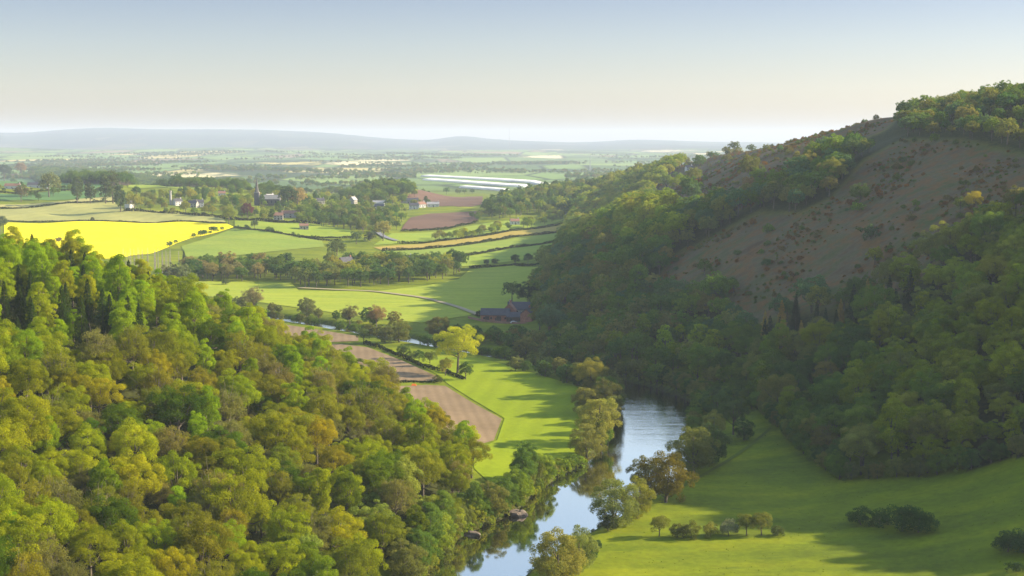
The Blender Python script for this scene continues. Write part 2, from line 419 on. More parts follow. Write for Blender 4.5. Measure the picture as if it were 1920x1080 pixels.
# ------------------------------------------------------------------ fields
def onto(pts): return [hit(*p) for p in pts]
FM = dict(
 rape=fieldmat('rapeseed_flowers', (.95, .78, .0), (.84, .69, .0), rows=(1.35, 22), rowamt=.07, fine=.25, big=.02),
 pale=fieldmat('ripening_grass', (.34, .32, .10), (.29, .29, .085), rows=(.3, 18), rowamt=.08, fine=.2),
 straw=fieldmat('straw_grass', (.42, .36, .13), (.33, .32, .10), fine=.2),
 ochre=fieldmat('yellowing_crop', (.40, .28, .06), (.33, .27, .05), rows=(1.2, 12), rowamt=.1, fine=.2),
 green=fieldmat('pasture', (.25, .30, .035), (.19, .26, .03), rows=(.9, 10), rowamt=.06, fine=.25),
 green2=fieldmat('bright_pasture', (.28, .33, .03), (.20, .28, .025), fine=.3, big=.02, streak=(1,4,1)),
 lush=fieldmat('lush_meadow', (.235, .285, .004), (.185, .245, .004), rows=(.12, 9), rowamt=.10, fine=.5, big=.02, streak=(1,1,1)),
 meadow=fieldmat('river_meadow', (.33, .36, .03), (.24, .30, .025), fine=.3, big=.02, streak=(1,5,1)),
 cool=fieldmat('cool_pasture', (.10, .19, .05), (.08, .16, .045), fine=.2),
 earth=fieldmat('ploughed_earth', (.265, .185, .105), (.20, .138, .075), rows=(-.12, 4), rowamt=.14, fine=.9, big=.045, streak=(1,1,1)),
 redearth=fieldmat('red_earth', (.165, .095, .06), (.13, .075, .047), rows=(1.1, 9), rowamt=.12, fine=.3, big=.02, streak=(1,1,1)),
 worn=fieldmat('worn_grass', (.095, .115, .012), (.11, .14, .010), fine=.6),
 dirt=fieldmat('bare_track', (.36, .29, .17), (.30, .25, .14), fine=.6, big=.05),
)
FIELDS = [
 ('rapeseed_field','rape',[(8,418),(200,416),(330,416.5),(425,420),(438,426),(405,437),(360,446),(330,457),(300,470),(230,484),(0,484)]),
 ('straw_field','straw',[(-30,386),(90,380),(150,373),(222,368),(222,377),(100,383),(-30,390)]),
 ('pale_field','pale',[(-30,393),(100,385.5),(215,379.5),(235,394),(330,399),(415,407),(424,417.5),(330,415),(200,414),(-30,416)]),
 ('hillside_pasture','green',[(340,462),(440,428),(520,438),(604,452),(608,463),(500,473),(430,480),(350,482)]),
 ('village_pasture','green2',[(440,414),(520,419),(600,420),(655,430),(664,443),(600,446),(520,436),(440,425)]),
 ('hilltop_pasture','cool',[(-40,334),(50,332),(132,335),(210,352),(140,357),(60,350),(-40,352)]),
 ('hillside_paddock','cool',[(-40,361),(80,361),(205,358),(215,367),(100,376),(-40,380)]),
 ('strip_pasture','green2',[(245,341),(300,344),(425,354),(425,358),(330,354),(240,352)]),
 ('yellowing_field','ochre',[(700,464),(790,458),(880,447),(960,434),(1058,421),(1062,431),(960,443),(870,457),(790,466),(714,469)]),
 ('lower_strip_field','green',[(716,472),(790,469),(880,460),(970,446),(1060,434),(1058,449),(960,463),(880,478),(800,482),(720,482)]),
 ('valley_side_pasture','green2',[(800,484),(880,480.5),(960,466),(1050,452),(1040,472),(960,490),(880,499),(800,504)]),
 ('upper_strip_pasture','green2',[(735,438),(830,434),(905,420),(1000,408),(1058,412),(960,431),(880,444),(800,455),(700,460)]),
 ('river_meadow','meadow',[(330,527),(440,529),(545,530),(560,545),(700,547),(800,536),(860,524),(880,506),(960,497),(1012,500),(1004,545),(990,575),(900,583),(880,592),(790,606),(700,596),(620,586),(520,572),(440,560),(330,552)]),
 ('upper_ploughed_field','earth',[(440,594),(500,604),(580,616),(672,631),(672,640),(600,643),(520,640),(440,625)]),
 ('middle_ploughed_field','earth',[(560,646),(640,646),(690,652),(750,675),(818,706),(820,714),(740,716),(640,712),(560,690)]),
 ('lower_ploughed_field','earth',[(700,722),(800,722),(835,724),(890,758),(941,786),(926,826),(895,835),(800,800),(700,770)]),
 ('riverside_pasture','lush',[(705,648),(760,662),(830,670),(900,672),(1000,700),(1075,722),(1095,740),(1100,800),(1085,852),(1030,872),(985,905),(940,925),(890,880),(880,850),(932,826),(946,785),(890,752),(838,719),(824,705),(760,672)]),
 ('far_ploughed_field','redearth',[(778,358),(905,368),(905,384),(862,388),(800,386),(760,370)]),
 ('near_ploughed_field','redearth',[(770,408),(830,400),(905,394),(895,414),(830,428),(752,432)]),
]
for i, (nm, mk, px) in enumerate(FIELDS):
    W = onto(px); W = [w for w in W if w]
    Yc = sum(w[1] for w in W)/len(W)
    step = max(4, Yc*.006)
    if nm == 'riverside_pasture':
        pass
    drape(nm, W, step, .03+Yc*.00022+.012*(i % 5), FM[mk], label=nm.replace('_', ' '), cat='field')
def ribbon(name, pts, w, mat, off, label, closed=False):
    P = smoothline(onto(pts), 3); t = np.gradient(P, axis=0); t /= np.hypot(t[:, 0], t[:, 1])[:, None]
    n = np.stack([-t[:, 1], t[:, 0]], -1)
    A = P+n*w/2; B = P-n*w/2
    out = [tuple(p) for p in A]+[tuple(p) for p in B[::-1]]
    V = np.vstack([A, B]); z = T(V[:, 0], V[:, 1])+off
    k = len(P); q = [(i, i+1, k+i+1, k+i) for i in range(k-1)]
    me = mesh_np(name, np.column_stack([V, z]), [np.array(q)], [mat], smooth=True)
    if me.polygons[0].normal.z < 0: me.flip_normals()
    tag(obj(name, me), label, 'path', kind='structure')
ribbon('farm_track', [(560,541),(640,545),(700,547),(745,553),(800,560),(850,574),(880,585),(900,593)], 4.5, FM['dirt'], .75, 'pale farm track crossing the meadow')
M_ROAD = simple('asphalt', (.20,.20,.21), .8, .1, .3)
ribbon('lane', [(706,432),(712,440),(724,447),(745,453)], 6, M_ROAD, 1.2, 'grey lane running down out of the village')
ribbon('grass_path', [(1445,803),(1400,840),(1340,880),(1290,905),(1240,940)], 1.6, FM['worn'], .2, 'faint footpath worn along the riverside grass')

# ------------------------------------------------------------------ tree meshes
def basis(n):
    n = n/(np.linalg.norm(n, axis=1)[:, None]+1e-9)
    a = np.where(np.abs(n[:, 2:3]) < .9, np.array([[0, 0, 1.]]), np.array([[1., 0, 0]]))
    u = np.cross(a, n); u /= np.linalg.norm(u, axis=1)[:, None]+1e-9
    return u, np.cross(n, u)
def leaves(C, Nn, size, rs, aspect=.75):
    n = len(C); u, v = basis(Nn)
    w = rs.uniform(0, 6.283, n)[:, None]; a = u*np.cos(w)+v*np.sin(w); b = -u*np.sin(w)+v*np.cos(w)
    s = (size*rs.uniform(.65, 1.35, n))[:, None]
    a = a*s*.5; b = b*s*.5*aspect; nn = Nn/(np.linalg.norm(Nn, axis=1)[:, None]+1e-9)*s*.18
    V = np.stack([C-a-nn, C-b*1.0+nn*.4, C+a-nn, C+b*1.0+nn*.4], 1).reshape(-1, 3)
    return V, np.arange(4*n).reshape(-1, 4)
def fib(n, rs, zmin=-1.):
    i = np.arange(n)+.5; z = 1-i*(1-zmin)/n; ph = i*2.39996+rs.uniform(0, 6)
    r = np.sqrt(np.maximum(0, 1-z*z)); return np.stack([r*np.cos(ph), r*np.sin(ph), z], -1)
def crown_pts(rs, H, rx, cz, rz, nl, lr, nleaf, zmin=-.55, spread=.25, inner=.12, coneness=0):
    D = fib(nl, rs, zmin)+rs.normal(0, .13, (nl, 3)); D /= np.linalg.norm(D, axis=1)[:, None]
    k = rs.uniform(.55, .97, nl)
    wob = 1+.22*np.sin(np.arctan2(D[:, 1], D[:, 0])*2+rs.uniform(0, 6))*rs.uniform(.4, 1)
    Lc = D*np.array([rx, rx, rz])*(k*wob)[:, None]
    if coneness: Lc[:, :2] *= (1-coneness*np.clip(Lc[:, 2:]/rz, 0, 1))
    Lr = lr*rs.uniform(.65, 1.25, nl)
    per = (Lr**2/np.sum(Lr**2)*nleaf).astype(int)+3
    C = []; NN = []; LV = []
    for i in range(nl):
        d = rs.normal(0, 1, (per[i]*2, 3)); d /= np.linalg.norm(d, axis=1)[:, None]
        o = D[i]*.6+np.array([0, 0, .55]); d = d[(d@o) > -.35][:per[i]]
        rad = Lr[i]*(1-np.abs(rs.normal(0, spread, len(d))))
        c = Lc[i]+d*rad[:, None]*np.array([1, 1, .8]); C.append(c); NN.append(d+rs.normal(0, .45, d.shape))
        LV.append(np.clip(rs.normal(.5, .13, len(d))+rs.normal(0, .14), 0, 1))
    ni = int(nleaf*inner)
    d = rs.normal(0, 1, (ni, 3)); d /= np.linalg.norm(d, axis=1)[:, None]
    C.append(d*np.array([rx, rx, rz])*rs.uniform(.25, .75, (ni, 1))); NN.append(rs.normal(0, 1, (ni, 3))); LV.append(rs.uniform(.2, .8, ni))
    C = np.vstack(C); C[:, 2] += cz
    Lw = Lc.copy(); Lw[:, 2] += cz
    return C, np.vstack(NN), np.concatenate(LV), Lw
def trunk_mb(rs, H, Lw, r0, nlimb, base=.25, twigs=0):
    mb = MB(); top = H*.72
    bend = rs.normal(0, .25, (2,))
    P = [(0, 0, -1.2), (0, 0, .2), (bend[0]*.5, bend[1]*.5, H*.28), (bend[0], bend[1], H*.5), (bend[0]*1.2, bend[1]*1.2, top)]
    mb.tube(P, [r0*1.35, r0, r0*.75, r0*.5, r0*.15], 7)
    idx = rs.choice(len(Lw), min(nlimb, len(Lw)), replace=False)
    for j in idx:
        e = Lw[j]; z0 = H*rs.uniform(base, .5); s = np.array([bend[0]*z0/H*1.6, bend[1]*z0/H*1.6, z0])
        z0 = min(z0, max(e[2]-1, 1)); s[2] = z0
        m = s*.45+e*.55+np.array([0, 0, -.5]); mb.tube([s, m, e], [r0*.42, r0*.26, r0*.07], 5)
        for q in range(twigs):
            f = e+rs.normal(0, 1.3, 3)+np.array([0, 0, .8]); mb.tube([m, (m+f)/2+rs.normal(0, .2, 3), f], [.05, .035, .015], 3)
    return mb
def add_lv(me, lv):
    at = me.attributes.new('leafvar', 'FLOAT', 'FACE'); at.data.foreach_set('value', lv.astype(np.float32))
def two_part(name, C, NN, LV, tm, size, rs, bark):
    V, Fq = leaves(C, NN, size, rs); me = mesh_np('crown', V, [Fq], [M_LEAF]); add_lv(me, LV)
    return me, tm.mesh('trunk', bark, True)
def one_part(name, C, NN, LV, tm, size, rs, bark):
    V, Fq = leaves(C, NN, size, rs); tv = np.array(tm.V); tf = np.array(tm.F4)+len(V)
    me = mesh_np(name, np.vstack([V, tv]), [Fq, tf], [M_LEAF, bark], mi=np.r_[np.zeros(len(Fq)), np.ones(len(tf))])
    add_lv(me, np.r_[LV, np.full(len(tf), .5)]); return me
KIND = {}
def define(kind, nvar, hi, lo, build):
    KIND[kind] = dict(hi=[], lo=[])
    for v in range(nvar):
        for lod, nleaf, mul in (('hi', hi, 1.0), ('lo', lo, 1.0)):
            rs = np.random.RandomState(hash(kind) % 1 + 100*v+len(kind)*7)
            if lod == 'hi' and hi == 0: continue
            spec = build(rs, nleaf)
            C, NN, LV, tm, size, bark = spec
            KIND[kind][lod].append(two_part(kind, C, NN, LV, tm, size, rs, bark) if lod == 'hi' else one_part(kind, C, NN, LV, tm, size, rs, bark))
def lsize(area, n, cover): return math.sqrt(area*cover/n)
def b_round(rs, n):
    H = 14; rx = rs.uniform(5.2, 6.2); rz = rs.uniform(4.6, 5.4)
    C, NN, LV, Lw = crown_pts(rs, H, rx, 8.4, rz, 62, 1.35, n, inner=.05)
    return C, NN, LV, trunk_mb(rs, H, Lw, .38, 9), lsize(420, len(C), 2.0), M_BARK
def b_tall(rs, n):
    H = 17; C, NN, LV, Lw = crown_pts(rs, H, 3.9, 9.2, 7.4, 56, 1.25, n, zmin=-.85, coneness=.3, inner=.05)
    return C, NN, LV, trunk_mb(rs, H, Lw, .34, 9), lsize(400, len(C), 2.3), M_BARK
def b_twig(rs, n):
    H = 13; C, NN, LV, Lw = crown_pts(rs, H, 5.4, 8.0, 4.8, 60, 1.35, n, spread=.45, inner=.15)
    tm = trunk_mb(rs, H, Lw, .32, 26, twigs=3 if n > 3000 else 0)
    return C, NN, LV, tm, lsize(380, len(C), 1.7), M_TWIG
def b_willow(rs, n):
    H = 11; C, NN, LV, Lw = crown_pts(rs, H, 5.3, 5.7, 5.3, 62, 1.3, n, zmin=-.95, spread=.3, inner=.06)
    return C, NN, LV, trunk_mb(rs, H, Lw, .35, 10, base=.1), lsize(420, len(C), 2.1), M_BARK
def b_bush(rs, n):
    H = 4; C, NN, LV, Lw = crown_pts(rs, H, 2.5, 1.9, 2.0, 22, .95, n, zmin=-.6)
    return C, NN, LV, trunk_mb(rs, H, Lw, .13, 5, base=.05), lsize(70, len(C), 2.2), M_BARK
def b_field(rs, n):
    H = 10; C, NN, LV, Lw = crown_pts(rs, H, 4.2, 6.2, 3.7, 26, 1.5, n, zmin=-.5)
    return C, NN, LV, trunk_mb(rs, H, Lw, .3, 7), lsize(220, len(C), 2.1), M_BARK
def b_conifer(rs, n):
    H = 18; C = []; NN = []; LV = []; nt_ = 24; Lw = []
    for i in range(nt_):
        f = i/(nt_-1); z = 2.0+f*(H-2.6)+rs.normal(0,.12); r = (3.3*(1-f)**.8+.35)*rs.uniform(.82,1.12); nb = max(5, int(11*(1-f*.6)))
        a0 = rs.uniform(0, 6)
        for b in range(nb):
            a = a0+b*6.283/nb+rs.normal(0, .12); k = max(3, int(n/nt_/nb*(1.7-1.3*f))); rr_ = r*rs.uniform(.75, 1.12)
            t = np.sqrt(rs.uniform(.03, 1, k)); w = rs.normal(0, .32*(1.2-.7*t)*min(1, r/1.6), k)
            x = t*rr_; zz = z-.22*x+.06*x*x/rr_+rs.normal(0, .26, k)
            C.append(np.stack([x*math.cos(a)-w*math.sin(a), x*math.sin(a)+w*math.cos(a), zz], -1))
            NN.append(np.stack([np.full(k, math.cos(a)*.5), np.full(k, math.sin(a)*.5), np.full(k, .8)], -1)+rs.normal(0, .35, (k, 3)))
            LV.append(np.clip(rs.normal(.45, .15, k), 0, 1)); Lw.append((x[0], 0, z))
    C = np.vstack(C); tm = MB(); tm.tube([(0,0,-1.2),(0,0,1),(0,0,H*.6),(0,0,H-.3)], [.36,.30,.16,.03], 7)
    return C, np.vstack(NN), np.concatenate(LV), tm, lsize(330, len(C), 2.0), M_BARK
M_TWIG = simple('twig_bark', (.16,.135,.09), .95, .2, 2)
define('round', 6, 18000, 1700, b_round)
define('tall', 4, 14000, 1100, b_tall)
define('twig', 4, 12000, 1200, b_twig)
define('willow', 4, 13000, 1100, b_willow)
define('bush', 3, 2600, 500, b_bush)
define('field', 4, 5000, 700, b_field)
define('conifer', 3, 8000, 1300, b_conifer)
HT = dict(round=14, tall=17, twig=13, willow=11, bush=4, field=10, conifer=18)
WD = dict(round=12, tall=9, twig=11, willow=11, bush=5, field=9, conifer=7)

CM = 0
def tint(c, rs, a=.10, hue=.06):
    v = 1+rs.normal(0, a); c = tuple(q*CM for q in c) if CM else c; h = rs.normal(0, hue)
    return (max(.004, c[0]*v*(1+h)), max(.006, c[1]*v), max(.003, c[2]*v*(1-h*.5)), 1)
NOBJ = [0]
def plant(kind, x, y, s, color, name, label, cat, group=None, lod='hi', rz=None, sz=1.0, z=None, var=None):
    rs = RS; v = rs.randint(0, len(KIND[kind][lod])) if var is None else var
    zz = (T1(x, y) if z is None else z)-.1
    rot = rs.uniform(0, 6.283) if rz is None else rz
    if lod == 'hi':
        r = bpy.data.objects.new(name, None); r.empty_display_size = .5; COL.objects.link(r)
        r.location = (x, y, zz); r.rotation_euler = (0, 0, rot); r.scale = (s, s, s*sz)
        cm, tm = KIND[kind]['hi'][v]
        c = obj('crown', cm, r); c.color = color; t = obj('trunk', tm, r)
    else:
        r = obj(name, KIND[kind]['lo'][v], None, (x, y, zz)); r.rotation_euler = (0, 0, rot); r.scale = (s, s, s*sz); r.color = color
    tag(r, label, cat, group); NOBJ[0] += 1
    return r
def scatter(x0, x1, y0, y1, sp, jit=.36):
    xs = []; ys = []
    row = 0; y = y0
    while y < y1:
        x = x0+(row % 2)*sp/2
        while x < x1: xs.append(x); ys.append(y); x += sp
        y += sp*.87; row += 1
    xs = np.array(xs); ys = np.array(ys)
    return xs+RS.uniform(-jit, jit, len(xs))*sp, ys+RS.uniform(-jit, jit, len(xs))*sp

# ------------------------------------------------------------------ the near wood on the left slope
CT = {k: tuple(min(.5, q*1.42) for q in v) for k, v in dict(
 ygreen=(.200,.230,.006), olive=(.160,.165,.010), bright=(.170,.245,.005), dark=(.070,.115,.006), gold=(.225,.218,.006),
 grey=(.155,.150,.035), bronze=(.165,.170,.012), green=(.115,.160,.007), conif=(.040,.066,.012), copper=(.170,.070,.025), soft=(.180,.215,.035)).items()}
TNAME = dict(ygreen='yellow-green', olive='olive green', bright='fresh bright green', dark='dark green', gold='golden', grey='brownish grey',
 bronze='bronze-tinged', green='mid green', conif='dark', copper='copper brown', soft='soft pale green')
lx, ly = scatter(-330, 5, 185, 620, 9.7)
lz = T(lx, ly)
ppx, ppy = project(lx, ly, lz)
tpx, tpy = project(lx, ly, lz+13)
keep = (polydist(lx, ly, RIVER) > 2.5) & ~inpoly(lx, ly, RIVER) & (tpx > -90) & (tpx < 1000) & (tpy < 1150)
# not on the ploughed fields or the riverside pasture: the wood ends at the foot of its slope
foot = np.interp(ly, [180, 250, 300, 360, 420, 455, 480, 500, 530, 560, 650], [-80, -50, -33, -19, -11, -12, -22, -30, -44, -58, -95])
keep &= (lx < foot)
LEFT = []
for x, y, z, px, py, tx, ty in zip(lx[keep], ly[keep], lz[keep], ppx[keep], ppy[keep], tpx[keep], tpy[keep]):
    # what grows where (by position on the slope)
    r = RS.rand()
    k = 'round'
    if tx < 330 and ty < 640 and ty > 450 and (ty < 610):
        if r < .42: k, c = 'conifer', 'conif'
        elif r < .80: k, c = 'tall', 'bright'
        else: k, c = 'tall', 'ygreen'
    elif ty <= 475 or (tx < 480 and ty < 560):
        k, c = ('round', 'ygreen') if r < .45 else (('round', 'green') if r < .6 else (('twig', 'bronze') if r < .75 else ('round', 'bright')))
    elif tx > 560 and ty > 820 and r < .9:   # near the river: mixed greens, some tall
        k, c = [('round','olive'),('tall','green'),('willow','soft'),('round','green'),('twig','grey'),('tall','ygreen'),('round','ygreen'),('willow','soft')][RS.randint(8)]
    elif tx > 380 and ty < 760 and r < .55:
        k, c = [('twig','bronze'),('twig','grey'),('round','olive'),('round','ygreen'),('round','dark'),('tall','bright')][RS.randint(6)]
    else:
        q = RS.rand()
        if q < .36: k, c = 'round', 'ygreen'
        elif q < .52: k, c = 'twig', 'bronze'
        elif q < .62: k, c = 'twig', 'grey'
        elif q < .76: k, c = 'round', 'olive'
        elif q < .84: k, c = 'round', 'gold'
        elif q < .93: k, c = 'tall', 'bright'
        else: k, c = 'round', 'dark'
    s = float(np.clip(RS.normal(1.0, .16), .68, 1.38))
    s *= .82 if k == 'conifer' else .94
    LEFT.append((x, y, z, k, c, s, px, py, tx, ty))
LEFT.sort(key=lambda t: t[1])
def place_words(tx, ty):
    if ty < 520: return 'atop the left wood below the yellow field'
    if tx > 560: return ('at the left wood foot beside the river' if ty > 860 else 'on the left wood edge above the ploughed fields')
    if ty < 700: return 'on the upper part of the left wood'
    if ty < 880: return 'halfway down the left wood'
    return 'in the bottom left corner wood' if tx < 300 else 'low in the left wood towards the river'
SHAPE = dict(round='round-crowned', tall='tall narrow', twig='half-bare', willow='bushy', conifer='pointed', field='round', bush='low')
for x, y, z, k, c, s, px, py, tx, ty in LEFT:
    size = 'large ' if s > 1.15 else ('small ' if s < .86 else '')
    kn = 'conifer' if k == 'conifer' else 'tree'
    lab = f"{size}{SHAPE[k]} {TNAME[c]} {kn} {place_words(tx, ty)}"
    plant(k, x, y, s, tint(CT[c], RS), 'conifer_tree' if k == 'conifer' else ('budding_tree' if k == 'twig' else ('slender_tree' if k == 'tall' else 'broadleaf_tree')),
          lab, kn, f"{size}{SHAPE[k]} {TNAME[c]} {kn}s {place_words(tx, ty)}", sz=float(RS.uniform(.88, 1.14)))

